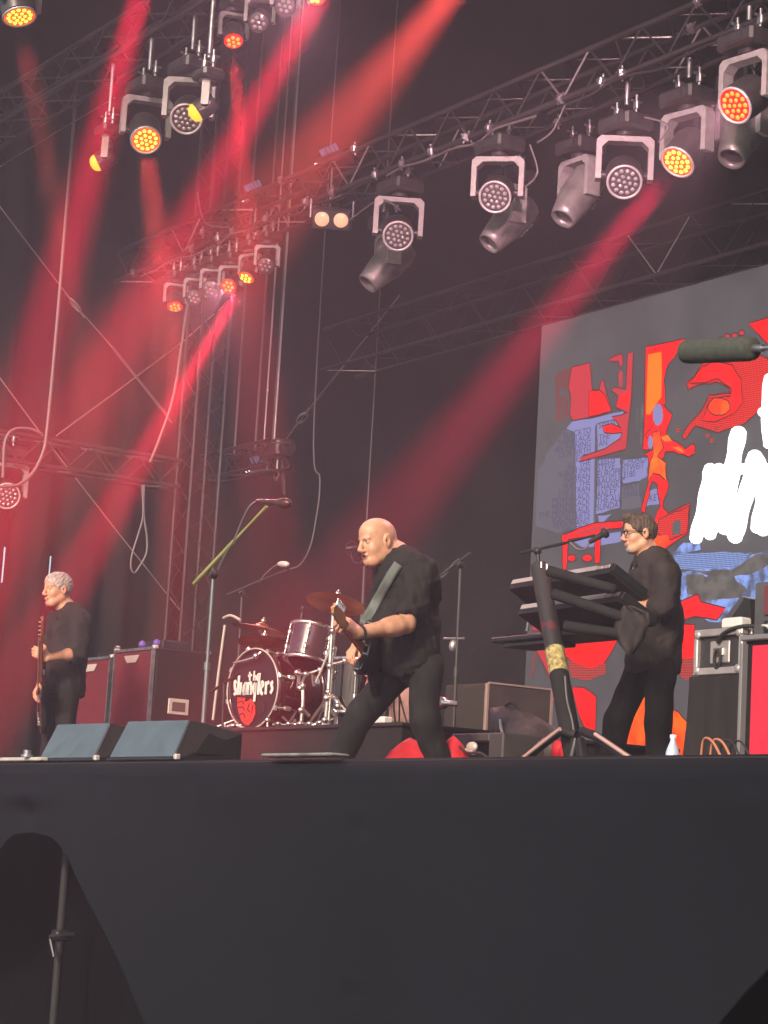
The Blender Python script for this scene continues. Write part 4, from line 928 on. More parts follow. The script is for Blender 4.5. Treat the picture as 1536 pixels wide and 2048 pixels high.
drum('snare drum in the shade behind the cymbals left of the rack tom', PY(552, 1318, 8.75), .17, .13, (.0, .1, 1), name='snare_drum')
MB_sn = PY(552, 1330, 8.75)
COPPER = mat('copper_cymbal', (0.56, 0.25, 0.12), 0.42, 0.8, var=.25, vscale=8)
def cymbal(label, c, r, axis, foot, two=False):
    c = Vector(c); ax = Vector(axis).normalized(); foot = Vector(foot); t = thing('cymbal', label, 'cymbal', (foot.x, foot.y, foot.z), 'cymbals of the kit')
    P = [(r, -.030), (r * .6, -.012), (r * .25, .0), (r * .2, .016), (r * .1, .028), (.004, .030)]
    MB().lathe(c, ax, P + [(.004, .026), (r * .1, .024), (r * .2, .012), (r * .25, -.004), (r * .6, -.016), (r, -.033)], n=40).build('plate', COPPER, t)
    if two: MB().lathe(c - ax * .05, -ax, P, n=40).build('lower_plate', COPPER, t)
    MB().ell(c + ax * .045, (.02, .02, .018)).cyl(c + ax * .02, c + ax * .07, .006).build('wing_nut', CHROME, t)
    k = Vector((foot.x, foot.y, foot.z + (c.z - foot.z) * .62))
    m = MB(); m.cyl(foot + Vector((0, 0, .04)), k, .014); m.cyl(k - Vector((0, 0, .05)), k + Vector((0, 0, .02)), .021); m.cyl(k, c - ax * .005, .008); m.ell(k, (.026, .026, .03)); m.ell(c - ax * .03, (.02, .02, .02))
    m.build('stand_pole', CHROME, t)
    for i in range(3):
        a = i * 2.094 + .9; e = foot + Vector((.24 * math.cos(a), .24 * math.sin(a), .012)); MB().cyl(foot + Vector((0, 0, .26)), e, .009).ell(e, (.018, .018, .012)).build('leg', CHROME, t)
    return t
f = lambda px, y: Vector((PY(px, 1470, y).x, y, RIS + .003))
cymbal('copper crash cymbal on the tall chrome stand beside the guitar headstock', PY(673, 1199, 7.95), .205, Z + _fh * .25 + _r * .15, f(656, 7.95))
cymbal('copper cymbal tilted down right above the bass drum', PY(524, 1253, 8.3), .225, Z + _r * .16 + _fh * .03, f(516, 8.35))
cymbal('copper hi-hat pair below the tilted cymbal, left of the rack tom', PY(528, 1281, 8.0), .185, Z + _fh * .20 + _r * .05, f(548, 8.75), two=True)
# tom arms, boom arms and hardware on the riser
def hardware(name, label, cat, rods, material=CHROME, r=.012, knobs=()):
    P0 = Vector(rods[0][0]); t = thing(name, label, cat, P0, 'drum hardware')
    for a in rods: MB().tube(curve(a, 4) if len(a) > 2 else a, r).build('bar', material, t)
    for k in knobs: MB().ell(k, (.022, .022, .022)).build('knob', material, t)
    return t
q = lambda px, py, y=7.75: PY(px, py, y)
hardware('tom_stand', 'bent chrome tom arm rising from the riser right of the bass drum', 'tom stand', [[q(598, 1366, 7.9), q(604, 1372, 7.9), q(606, 1400, 7.9), q(602, 1450, 7.9)], [q(602, 1446, 7.9), q(575, 1460, 7.9), q(562, 1475, 7.9)], [q(606, 1420, 7.9), q(618, 1432, 7.95)], [q(598, 1340, 8), q(596, 1375, 7.95)]], r=.014, knobs=[q(602, 1420, 7.88), q(606, 1372, 7.9)])
hardware('cymbal_stand', 'thin chrome stand leaning right of the tom arm', 'stand', [[q(620, 1340, 8.2), q(624, 1400, 8.2), q(618, 1445, 8.2)], [q(618, 1445, 8.2), q(600, 1478, 8.1)], [q(618, 1445, 8.2), q(640, 1478, 8.3)]], r=.010)
hardware('cymbal_microphone', 'chrome arm carrying a drum microphone over the tilted cymbal, left of the kit', 'microphone arm', [[q(447, 1236, 8.0), q(462, 1231, 8.0), q(480, 1240, 8.0)], [q(450, 1250, 8.0), q(438, 1340, 8.0), q(426, 1440, 8.0)]], PLATE, r=.011)
hardware('boom_stand', 'dark boom stand slanting from the left up to the bass drum', 'boom arm', [[q(420, 1385, 7.6), q(478, 1347, 7.6)], [q(448, 1368, 7.6), q(444, 1478, 7.6)]], BLACKM, r=.010)
hardware('cymbal_boom', 'chrome cymbal boom across the top of the bass drum', 'boom arm', [[q(468, 1326, 7.7), q(505, 1316, 7.75), q(525, 1302, 7.8)], [q(515, 1328, 7.8), q(527, 1300, 7.8)]], CHROME, r=.010, knobs=[q(512, 1312, 7.75)])
hardware('kick_pedal', 'chrome bass drum pedal at the foot of the kit', 'pedal', [[q(560, 1478, 7.75), q(585, 1462, 7.75), q(600, 1474, 7.7)], [q(585, 1462, 7.75), q(590, 1440, 7.8)], [q(640, 1482, 7.65), q(600, 1468, 7.7)]], CHROME, r=.011)
hardware('hi_hat_pedal', 'chrome pedal with straps standing before the crash cymbal stand', 'pedal', [[q(648, 1460, 7.7), q(653, 1474, 7.7), q(668, 1462, 7.7), q(672, 1435, 7.75), q(665, 1425, 7.8)], [q(664, 1418, 7.75), q(674, 1428, 7.7)]], CHROME, r=.013)
hardware('hi_hat_stand', 'thick chrome stand with clamps just left of the guitarist\'s fretting hand', 'stand', [[q(667, 1228, 7.62), q(662, 1300, 7.62), q(656, 1390, 7.62), q(648, 1474, 7.62)], [q(656, 1390, 7.62), q(672, 1398, 7.6), q(676, 1412, 7.6)], [q(662, 1330, 7.62), q(690, 1322, 7.7)], [q(650, 1440, 7.62), q(636, 1478, 7.6)], [q(650, 1440, 7.62), q(668, 1478, 7.66)]], CHROME, r=.015, knobs=[q(660, 1332, 7.6), q(657, 1384, 7.6), q(653, 1396, 7.6), q(650, 1440, 7.6), q(665, 1262, 7.6), q(676, 1412, 7.58), q(690, 1322, 7.68)])
hardware('drum_bracket', 'chrome bracket joining the rack tom to the bass drum', 'bracket', [[q(594, 1345, 7.95), q(612, 1348, 7.9), q(640, 1340, 7.95)], [q(612, 1348, 7.9), q(600, 1376, 7.9)], [q(625, 1346, 7.92), q(628, 1372, 7.95)]], CHROME, r=.012, knobs=[q(594, 1345, 7.9), q(612, 1348, 7.88), q(600, 1376, 7.88), q(640, 1340, 7.93)])
hardware('drum_stick', 'pale drum stick pointing up beside the crash stand', 'drum stick', [[q(632, 1365, 7.7), q(668, 1280, 7.75)]], PLATE, r=.009)
rnd = random.Random(21)
for k in range(16):       # loose chrome feet, clips and wing nuts along the riser
    px = rnd.choice((445, 455, 462, 470, 480, 560, 575, 590, 600, 615, 630, 640, 650)) + rnd.uniform(-5, 5); c = q(px, 1478 - rnd.uniform(0, 22), 7.62 + rnd.uniform(0, .1)); c.z = max(c.z, RIS + .03)
    d = Vector((rnd.uniform(-1, 1), rnd.uniform(-1, 1), rnd.uniform(-.3, .6))).normalized()
    o = MB().cyl((c.x, c.y, RIS + .002), c, .008).ell(c, (.022, .022, .016)).cyl(c, c + d * .07, .008).build('stand_foot', CHROME); setp(o, 'small chrome stand foot on the riser ' + ('left of the bass drum' if px < 500 else 'right of the bass drum'), 'stand foot', 'chrome feet on the riser')
# chrome wing nuts stack and clip microphones on the drums
def clipmic(label, p, d):
    p = Vector(p); t = thing('drum_microphone', label, 'microphone', p, 'drum microphones')
    m = MB(); micro(m, p, d, .13, .014); m.build('body', BLACKM, t); MB().ell(p, (.02, .02, .02)).cyl(p, p + Vector((.01, .0, -.09)), .007).build('clip', CHROME, t)
clipmic('small drum microphone clipped over the rack tom', q(601, 1246, 8.1), (-.1, .2, 1)); clipmic('drum microphone clipped above the snare behind the cymbals', q(548, 1300, 8.6), (.2, .1, 1))
clipmic('drum microphone in front of the sound hole of the bass drum', q(535, 1440, 7.6), (-.5, .5, -.1))
# items right of the kit between the guitarist's legs
PINK = mat('pink_cloth', (0.50, 0.27, 0.24), 0.8, var=.25, vscale=9)
c = q(788, 1440, 7.95)
t = thing('drum_throne', 'drum seat hung with a pale pink cloth between the bald guitarist\'s legs', 'stool', (c.x, c.y, RIS))
MB().lathe((c.x, c.y, RIS + .30), (0, 0, 1), [(.14, 0), (.17, .02), (.17, .07), (.14, .10), (.001, .11)], n=20).build('seat', mat('seat_vinyl', (.04, .03, .035), .4), t)
MB().cyl((c.x, c.y, RIS + .02), (c.x, c.y, RIS + .31), .016).build('post', CHROME, t)
for i in range(3): a = i * 2.094; MB().cyl((c.x, c.y, RIS + .18), (c.x + .2 * math.cos(a), c.y + .2 * math.sin(a), RIS + .012), .010).build('leg', CHROME, t)
vs = []; fs = []
for i in range(13):
    for j in range(6):
        a = -2.4 + i * .22; r_ = .175 + .03 * math.sin(i * 1.9) * j / 5 + .012 * j; vs.append((c.x + r_ * math.cos(a), c.y + r_ * math.sin(a), RIS + .37 - j * .066))
for i in range(12):
    for j in range(5): fs.append((i * 6 + j, i * 6 + j + 1, (i + 1) * 6 + j + 1, (i + 1) * 6 + j))
MB().add(vs, fs, True).build('cloth', PINK, t)
MB().box((c.x + .02, c.y, RIS + .46), (.16, .12, .09), bev=.02).cyl((c.x - .05, c.y - .04, RIS + .43), (c.x - .09, c.y - .1, RIS + .34), .014).build('chrome_fitting', CHROME, t)
c = q(738, 1476, 7.62)
t = thing('power_strip', 'white power strip with a tangle of black leads on the riser', 'power strip', (c.x, 7.62, RIS))
MB().box((c.x, 7.62, RIS + .025), (.42, .07, .045), bev=.008).build('case', WHITEPL, t)
rnd = random.Random(5)
for i in range(6):
    x0 = c.x - .17 + i * .065; MB().box((x0, 7.63, RIS + .075), (.04, .04, .055), bev=.008).build('plug', RUBBER, t)
    pts = [(x0, 7.63, RIS + .1)] + [(x0 + rnd.uniform(-.1, .1), 7.66 + k * .03, RIS + .13 + .13 * math.sin(k * .9) + rnd.uniform(-.03, .03)) for k in range(4)] + [(x0 + rnd.uniform(-.1, .1), 7.8, RIS + .02)]
    MB().tube(curve(pts, 5), .006).build('lead', CABLE, t)
REDC = mat('red_stage_cloth', (0.55, 0.012, 0.02), 0.6, var=.3, vscale=6)
def redpile(label, px, py, y, w_, h_, seed):
    r = random.Random(seed); c = PY(px, py, y); vs = []; fs = []
    for i in range(15):
        for j in range(7):
            u = i / 14 - .5; v = j / 6; z = h_ * math.sin(math.pi * min(1, v * 1.0)) * (1 - (2 * u) ** 2) + .012 * r.random()
            vs.append((c.x + u * w_, y + (v - .5) * .3, DECK + .004 + max(0, z)))
    for i in range(14):
        for j in range(6): fs.append((i * 7 + j, (i + 1) * 7 + j, (i + 1) * 7 + j + 1, i * 7 + j + 1))
    o = MB().add(vs, fs, True).build('red_cloth', REDC); setp(o, label, 'cloth', 'red cloths on the deck')
redpile('crumpled red cloth on the deck between the bald guitarist\'s feet', 818, 1500, 7.2, .55, .26, 3)
redpile('small red cloth bundle on the deck right of the bald guitarist\'s rear foot', 905, 1505, 7.3, .30, .28, 4)
c = PY(878, 1405, 7.6)
t = thing('clip_microphone', 'chrome clamp microphone sticking out behind the bald guitarist\'s thigh', 'microphone', c)
m = MB(); m.lathe(c - Vector((.03, 0, 0)), (1, .3, -.05), [(.035, 0), (.04, .03), (.034, .07), (.018, .075), (.016, .16), (.008, .165)], n=14); m.build('body', CHROME, t)
MB().cyl(c, c + Vector((0, 0, -.08)), .012).tube(curve([c + Vector((0, 0, -.08)), c + Vector((.03, 0, -.25)), c + Vector((.12, -.05, -.45))], 6), .006).build('lead', PALECABLE, t)

# ------------------------------------------------------------------ microphone stands
BOOMLIT = mat('boom_painted_yellow_light', (0.36, 0.40, 0.13), 0.35, 0.3, var=.2)  # yellow stage light on the boom put into its base colour
y0 = 6.6
top = PY(427, 1150, y0); bx = Vector((top.x, y0, DECK + .02))
mic_stand('tall boom microphone stand with yellow light painted on its boom in front of the drum kit', bx, top, PY(388, 1167, y0 - .05), PY(533, 1013, y0 + .05), None, r=.011, material=mat('grey_stand_pole', (.22, .25, .25), .35, .6), boom_mat=BOOMLIT)
t = [o for o in bpy.data.objects if o.name.startswith('microphone_stand')][-1]
m = MB(); a = PY(513, 1003, y0 + .05); b_ = PY(580, 1007, y0 + .08); micro(m, a, b_ - a, (b_ - a).length, .018); m.build('microphone', mat('brown_mic_body', (.10, .035, .03), .35, .3), t)
MB().tube(curve([a, PY(500, 1012, y0), PY(485, 1040, y0), PY(468, 1080, y0), PY(450, 1110, y0), PY(436, 1140, y0)], 6), .006).build('cable', PALECABLE, t)
y0 = 8.6
top = PY(484, 1187, y0); 
mic_stand('overhead drum microphone stand with its boom reaching right over the kit', (PY(470, 1450, y0).x, y0, RIS + .003), top, PY(455, 1190, y0), PY(572, 1140, y0), None, r=.010, material=mat('dull_stand', (.07, .066, .066), .5, .4))
t = [o for o in bpy.data.objects if o.name.startswith('microphone_stand')][-1]
m = MB(); a = PY(556, 1128, y0); m.lathe(a, PY(598, 1130, y0) - a, [(.006, 0), (.018, .02), (.022, .05), (.024, .12), (.018, .15), (.004, .155)], n=12); m.build('microphone', PLATE, t)
MB().tube(curve([a, PY(545, 1135, y0), PY(527, 1152, y0), PY(520, 1165, y0)], 5), .005).build('cable', PALECABLE, t)
y0 = 8.9
top = PY(921, 1130, y0); cb_ = Vector((PY(908, 1470, y0).x, y0, DECK + .002))
mic_stand('thin microphone stand right of the bald guitarist with its boom lowered behind him', cb_, top, PY(868, 1162, y0), PY(941, 1106, y0), None, r=.010, material=mat('dull_stand', (.07, .066, .066), .5, .4))
t = [o for o in bpy.data.objects if o.name.startswith('microphone_stand')][-1]
MB().cyl(PY(888, 1277, y0), PY(928, 1277, y0), .008).ell(PY(906, 1292, y0), (.03, .03, .045)).build('accessory_bar', STEEL, t)
MB().tube(curve([PY(868, 1162, y0), PY(890, 1150, y0), PY(905, 1128, y0), PY(918, 1118, y0)], 5), .005).build('cable', PALECABLE, t)
y0 = 8.4
top = PY(729, 1125, y0); cb_ = Vector((PY(716, 1450, y0).x, y0, RIS + .002))
mic_stand('slim vocal microphone stand behind the bald guitarist with curled cable by his mouth', cb_, top, None, None, None, r=.011, material=mat('dull_stand', (.07, .066, .066), .5, .4))
t = [o for o in bpy.data.objects if o.name.startswith('microphone_stand')][-1]
c = PY(703, 1098, y0); m = MB()
ring = [c + RGT * (.045 * math.cos(a)) + UPC * (.055 * math.sin(a)) for a in [i * 6.2832 / 18 for i in range(18)]]
m.tube(ring, .004, closed=True); m.build('shock_mount', mat('smoky_ring', (.012, .011, .012), .6), t)
MB().tube(curve([PY(714, 1095, y0), PY(704, 1108, y0), PY(706, 1122, y0), PY(716, 1127, y0), PY(727, 1120, y0)], 6), .006).build('cable', CABLE, t)
MB().lathe(PY(690, 1098, y0), RGT * .9 + UPC * .1, [(.01, 0), (.018, .02), (.020, .07), (.014, .10)], n=12).build('microphone', BLACKM, t)
# shotgun microphone with foam cover at the far right, on a stand standing right of the picture
y0 = EDGE + .5
a = PY(1366, 704, y0); b_ = PY(1508, 697, y0); d = (b_ - a).normalized()
sb = PY(1720, 684, y0)
t = thing('audience_microphone', 'long grey foam covered shotgun microphone reaching in from the right edge', 'microphone', (sb.x, y0, DECK + .02))
FOAM = mat('grey_foam', (0.075, 0.085, 0.07), 0.95, var=.2, vscale=40, bump=.6, bscale=300)
L = (b_ - a).length; r_ = L * .115
MB().lathe(a, d, [(.002, 0), (r_ * .7, .004), (r_ * .95, .02), (r_, .05), (r_, L - .03), (r_ * .92, L - .008), (r_ * .5, L), (.002, L)], n=24).build('foam_cover', FOAM, t)
MB().cyl(b_, b_ + d * .05, .016).cyl(b_ + d * .04, sb, .009).build('microphone_body', ALU, t)
MB().cyl((sb.x, y0, DECK + .03), sb, .012).build('pole', BLACKM, t)
for i in range(3): an = i * 2.094; MB().cyl((sb.x, y0, DECK + .2), (sb.x + .25 * math.cos(an), y0 + .25 * math.sin(an), DECK + .03), .009).build('leg', BLACKM, t)

# ------------------------------------------------------------------ brown cabinet, flight items behind the keyboards
y0 = 9.7; c = PY(976, 1400, y0); ht = PY(976, 1366, y0).z - DECK; wl = abs(PY(889, 1400, y0).x - c.x)
t = thing('guitar_cabinet', 'large brown grey speaker cabinet behind the covered bag', 'speaker cabinet', (c.x, y0, DECK))
MB().box((c.x - wl / 2, y0 + .30, DECK + .002 + ht / 2), (wl, .60, ht), bev=.012).build('body', BROWNB, t)
MB().box((c.x - wl / 2, y0 - .004, DECK + ht / 2), (wl - .06, .02, ht - .06)).build('grille', mat('brown_cloth', (.036, .029, .024), .9, var=.15, vscale=40), t)
MB().box((c.x - .008, y0 - .006, DECK + ht / 2), (.03, .03, ht), bev=.006).build('edge_trim', mat('pale_trim', (.30, .21, .19), .5), t)
MB().box((c.x - .004, y0 + .30, DECK + ht + .003), (.02, .6, .014)).build('edge_trim', mat('pale_trim', (.30, .21, .19), .5), t)
MB().box((c.x + .003, y0 + .585, DECK + ht * .75), (.014, .02, ht * .5)).build('edge_trim', mat('pale_trim', (.30, .21, .19), .5), t)
# covered bag (long padded cover leaning on the cabinet)
y0 = 8.3
BAGM = mat('crumpled_black_bag', (0.12, 0.085, 0.085), 0.5, 0.0, var=.7, vscale=7, bump=1.0, bscale=16, col2=(.03, .025, .027))
A = PY(992, 1428, y0); B = PY(1125, 1515, y0)
pts = [A.lerp(B, i / 11) for i in range(12)]; m = MB(); R = frame(B - A); vs = []; fs = []; n = 16; rnd = random.Random(8)
for i, p in enumerate(pts):
    rr_ = .11 + .035 * math.sin(i / 11 * math.pi); rr_ = rr_ * (.55 if i == 0 else .8 if i == 1 else .85 if i == 11 else 1)
    for k in range(n):
        a_ = 6.2832 * k / n; vs.append(p + R @ Vector((math.cos(a_), math.sin(a_) * .8, 0)) * rr_ * (1 + .09 * math.sin(a_ * 3 + i * .7) + rnd.uniform(-.04, .04)))
for i in range(11):
    for k in range(n): fs.append((i * n + k, i * n + (k + 1) % n, (i + 1) * n + (k + 1) % n, (i + 1) * n + k))
fs.append(tuple(range(n))[::-1]); fs.append(tuple(range(11 * n, 12 * n)))
t = thing('padded_bag', 'crumpled black padded bag leaning down right below the brown cabinet', 'bag', (A.x, y0, DECK))
MB().add(vs, fs, True).build('bag', BAGM, t)
MB().tube(curve([PY(1000, 1440, y0 - .14), PY(1003, 1460, y0 - .16), PY(1012, 1490, y0 - .12), PY(1022, 1530, y0 - .1)], 5), .010).build('strut', PLATE, t)
MB().tube(curve([PY(1010, 1412, y0 - .05), PY(1022, 1405, y0 - .08), PY(1034, 1412, y0 - .06)], 5), .010).build('handle', RUBBER, t)
for k, (px, py) in enumerate(((1115, 1500), (1128, 1508))): MB().ell(PY(px, py, y0 - .1), (.05, .03, .06)).build('red_tag', REDC, t)
# black plastic case with square recess
y0 = 7.6; c = PY(952, 1500, y0); wc = .52; hc_ = PY(952, 1466, y0).z - DECK
t = thing('equipment_case', 'black moulded case with a square opening right of the bald guitarist\'s foot', 'case', (c.x, y0, DECK))
hw = wc / 2; m = MB()
for (x0, x1, z0, z1) in ((-hw, -.09, .002, hc_), (.12, hw, .002, hc_), (-.09, .12, hc_ - .05, hc_), (-.09, .12, .002, .08)): m.box((c.x + (x0 + x1) / 2, y0 + .15, DECK + (z0 + z1) / 2), (x1 - x0, .30, z1 - z0), bev=.008)
m.build('shell', mat('case_plastic', (.055, .048, .048), .55, var=.25), t)
MB().box((c.x + .015, y0 + .24, DECK + hc_ * .45), (.21, .08, hc_ * .7)).build('inner_wall', mat('case_inner', (.03, .025, .026), .7), t)
MB().box((c.x + .20, y0 - .005, DECK + hc_ * .5), (.09, .012, .05), bev=.004).build('latch', mat('case_inner2', (.02, .018, .018), .5), t)
c2 = PY(944, 1494, 7.35); o = MB().ell(c2, (.05, .02, .03)).cyl(c2 - Vector((.05, 0, .02)), c2 + Vector((.02, .0, -.03)), .016).build('cable_plug', PLATE); setp(o, 'pale cable plug lying before the black case', 'plug'); o.location.z = 0
o = MB().tube(curve([PY(915, 1490, 7.3), PY(935, 1505, 7.3), PY(960, 1506, 7.3), PY(975, 1515, 7.3)], 6), .008).build('stage_cable', CABLE); setp(o, 'black cable lying on the deck before the black case', 'cable')
# ------------------------------------------------------------------ keyboard rig
KB = mat('black_keyboard_plastic', (0.014, 0.014, 0.015), 0.5, var=.2, vscale=20)
KBG = mat('grey_keyboard_panel', (0.20, 0.19, 0.19), 0.4, .3, var=.15)
KEYW = mat('ivory_keys', (0.75, 0.73, 0.68), .3)
def keyboard(label, FL, FR, NRt, tilt, thick, depth, group):
    """FL, FR: far-left and near-right ends of the rear top edge; the instrument runs back towards the player (+y) falling by tilt"""
    FL = Vector(FL); FR = Vector(FR); u = (FR - FL); Lk = u.length; u.normalize()
    v = Vector((u.y * -1, u.x, 0)).normalized(); v = v if v.y > 0 else -v
    v = (v * math.cos(tilt) - Z * math.sin(tilt)).normalized(); n = u.cross(v).normalized(); n = n if n.z > 0 else -n
    t = thing('keyboard', label, 'keyboard', (FL + FR) / 2, group)
    def bx(name, a0, a1, b0, b1, c0, c1, m, bev=.004):
        c = FL + u * ((a0 + a1) / 2) + v * ((b0 + b1) / 2) + n * ((c0 + c1) / 2); R = Matrix((u, v, n)).transposed()
        return MB().box(c, (a1 - a0, b1 - b0, c1 - c0), R, bev=bev).build(name, m, t)
    # tapered body: side profile swept along u
    P = [(0, 0), (depth, -.015), (depth, -.06), (depth * .75, -.075), (depth * .1, -thick), (0, -thick)]
    l = [FL + v * a + n * b for a, b in P]; r = [FR + v * a + n * b for a, b in P]; k = len(P)
    MB().add(l + r, [tuple(range(k)), tuple(range(k, 2 * k))[::-1]] + [(i, k + i, k + (i + 1) % k, (i + 1) % k) for i in range(k)]).build('body', KB, t)
    bx('control_panel', .03, Lk - .03, .02, depth * .45, .001, .006, KBG, .001)
    bx('rear_strip', .01, Lk - .16, -.006, .0, -thick * .50, -thick * .04, mat('pale_rear_strip', (.40, .36, .36), .45), .001)
    for i in range(2): bx('socket_panel', Lk - .15 + i * .07, Lk - .09 + i * .07, -.008, 0, -thick * .5, -thick * .15, mat('socket_plate', (.42, .40, .40), .35, .5), .002)
    bx('end_cheek', Lk - .012, Lk + .006, .01, depth - .01, -.05, .002, KB, .002)
    nk = 36
    for i in range(nk): bx('key', .05 + i * (Lk - .1) / nk, .05 + (i + .92) * (Lk - .1) / nk, depth * .5, depth - .015, -.012, .006, KEYW, 0)
    return t
GKB = 'stacked keyboards'
yk = 8.35
keyboard('upper keyboard, its rear towards the audience, tilted to the player', PY(1026, 1160, yk), PY(1228, 1126, yk - .05), None, .48, .070, .30, GKB)
keyboard('lower keyboard of the stack under the player\'s hands', PY(1044, 1210, yk), PY(1246, 1182, yk - .05), None, .45, .070, .30, GKB)
# tray
A = PY(994, 1276, 8.5); B = PY(1215, 1252, 8.45); B.z = A.z
t = thing('keyboard_tray', 'flat black tray shelf under the two keyboards', 'shelf', (A + B) / 2)
u = (B - A).normalized(); R = Matrix((u, Vector((-u.y, u.x, 0)), Z)).transposed(); Lt = (B - A).length
MB().box((A + B) / 2 + R @ Vector((0, .12, -.02)), (Lt, .34, .035), R, bev=.008).build('board', KB, t)
MB().box((A + B) / 2 + R @ Vector((-Lt * .22, .10, -.055)), (Lt * .4, .24, .03), R, bev=.006).build('underframe', BLACKM, t)
# stand: wrapped leaning column with three arms and splayed feet
WRAP = mat('black_wrap_with_red_patches', (0.055, 0.052, 0.054), 0.65, var=.9, vscale=5.5, bump=.3, bscale=30, col2=(.055, .052, .054))
def wrapmat():
    m = bpy.data.materials.new('patched_column_wrap'); m.use_nodes = True; n = m.node_tree.nodes; l = m.node_tree.links; b = n['Principled BSDF']; b.inputs['Roughness'].default_value = .6
    tc = n.new('ShaderNodeTexCoord'); nz = n.new('ShaderNodeTexNoise'); nz.inputs['Scale'].default_value = 5.5; nz.inputs['Detail'].default_value = 4; l.new(tc.outputs['Object'], nz.inputs['Vector'])
    rp = n.new('ShaderNodeValToRGB'); e = rp.color_ramp.elements; e[0].position = .545; e[1].position = .575; e[0].color = (.026, .025, .025, 1); e[1].color = (.12, .022, .026, 1); l.new(nz.outputs[0], rp.inputs[0]); l.new(rp.outputs[0], b.inputs['Base Color']); return m
WRAP = wrapmat()
GOLD = mat('gold_glitter', (0.85, 0.72, 0.30), 0.35, 0.2, var=.9, vscale=38, bump=.8, bscale=70, col2=(.22, .17, .06))
PADM = mat('black_foam_arm', (0.020, 0.020, 0.021), 0.8, var=.2, vscale=10, spec=.2)
ys = 7.95; ctop = PY(1078, 1132, ys + .15); cbot = PY(1152, 1530, ys - .1)
t = thing('keyboard_stand', 'leaning black column stand with red patches, gold band and three arms holding the keyboards', 'keyboard stand', (cbot.x, cbot.y, DECK))
L_ = lambda a: ctop.lerp(cbot, a)
MB().cyl(ctop, L_(.44), .052, .056, n=16).build('column', WRAP, t, label='column wrapped in black with dull red patches')
MB().cyl(L_(.44), L_(.56), .058, .058, n=16).build('gold_band', GOLD, t, label='band of gold glitter on the column')
MB().cyl(L_(.56), L_(.98), .056, .060, n=16).build('lower_column', PADM, t)
for k, (a, b_) in enumerate((((1098, 1142), (1225, 1178)), ((1108, 1188), (1250, 1236)), ((1130, 1252), (1240, 1268)))):
    p = PY(*a, ys + .1); q_ = PY(*b_, ys + .28)
    MB().cyl(p, q_, .034, .030, n=12).ell(q_, (.03, .03, .03)).build('arm', PADM, t)
for (x, y_) in ((1083, 1124), (1094, 1128)): MB().cyl(PY(x, y_ + 12, ys + .12), PY(x, y_, ys + .12), .008).build('top_pin', CHROME, t)
fc = PY(1155, 1478, ys - .12)
for pts, w_ in (([(1152, 1470), (1120, 1462), (1048, 1518), (1030, 1535)], .026), ([(1165, 1462), (1190, 1472), (1255, 1516), (1280, 1534)], .026), ([(1152, 1480), (1140, 1530), (1134, 1560)], .032), ([(1160, 1480), (1168, 1540)], .03)):
    P = [PY(*p, ys - .14 - .04 * i) for i, p in enumerate(pts)]
    for p in P: p.z = max(p.z, DECK + .02)
    MB().tube(P, w_, 8).build('foot', BLACKM, t)
for pts in ([(1120, 1458), (1048, 1514), (1034, 1526)], [(1190, 1468), (1255, 1512), (1272, 1526)]):
    MB().tube([PY(*p, ys - .24) for p in pts], .012, 6).build('foot_stripe', mat('salmon_stripe', (.55, .36, .32), .5), t)
MB().tube(curve([PY(1130, 1352, ys - .1), PY(1134, 1400, ys - .12), PY(1146, 1450, ys - .14), PY(1150, 1510, ys - .16)], 6), .006).build('cable', PALECABLE, t)
rod('rear_leg', PY(1060, 1232, 8.6), PY(1054, 1262, 8.6), .012, ALU, t)
# boom microphone over the keyboards
a = PY(1042, 1106, ys + .15); b_ = PY(1190, 1070, ys + .25)
t = thing('boom_microphone', 'black vocal microphone on a boom clipped to the keyboard stand, before the player\'s mouth', 'microphone', ctop)
MB().cyl(a, PY(1130, 1086, ys + .18), .010).cyl(PY(1130, 1086, ys + .18), b_, .008).build('boom', BLACKM, t)
MB().cyl(ctop, PY(1075, 1100, ys + .15), .012).ell(PY(1075, 1102, ys + .15), (.026, .026, .026)).build('clamp', BLACKM, t)
m = MB(); a2 = PY(1178, 1085, ys + .22); b2 = PY(1216, 1062, ys + .3); micro(m, a2, b2 - a2, (b2 - a2).length, .018); m.build('microphone', RUBBER, t)
MB().tube(curve([a2, PY(1170, 1098, ys + .2), PY(1155, 1098, ys + .2), PY(1140, 1085, ys + .18)], 6), .006).build('cable', PALECABLE, t)
# towel over the tray
TOW = mat('grey_brown_towel', (0.045, 0.037, 0.037), 0.95, var=.25, vscale=20, bump=.4, bscale=200)
def cloth_poly(name, label, rows, y_of, material, cat, thickness=.012, amp=.02, parent=None):
    vs = []; fs = []; nr = len(rows); nc = 9
    for i, (l, r) in enumerate(rows):
        for j in range(nc):
            tt = j / (nc - 1); px = l[0] + (r[0] - l[0]) * tt; py = l[1] + (r[1] - l[1]) * tt
            vs.append(PY(px, py, y_of(i / (nr - 1), tt) + amp * math.sin(j * 2.1 + i * .8)))
    for i in range(nr - 1):
        for j in range(nc - 1): fs.append((i * nc + j, i * nc + j + 1, (i + 1) * nc + j + 1, (i + 1) * nc + j))
    o = MB().add(vs, fs, True).build(name, material)
    md = o.modifiers.new('s', 'SOLIDIFY'); md.thickness = thickness; md.offset = 0
    if parent: attach(o, parent)
    else: setp(o, label, cat)
    return o
cloth_poly('towel', 'crumpled grey brown towel draped over the keyboard stand at the player\'s waist', [((1244, 1212), (1262, 1212)), ((1236, 1228), (1296, 1226)), ((1228, 1258), (1300, 1246)), ((1232, 1272), (1290, 1262)), ((1240, 1288), (1288, 1275)), ((1252, 1302), (1276, 1292)), ((1258, 1311), (1264, 1310))], lambda a, b: 8.2 + .05 * a, TOW, 'towel', amp=.022)

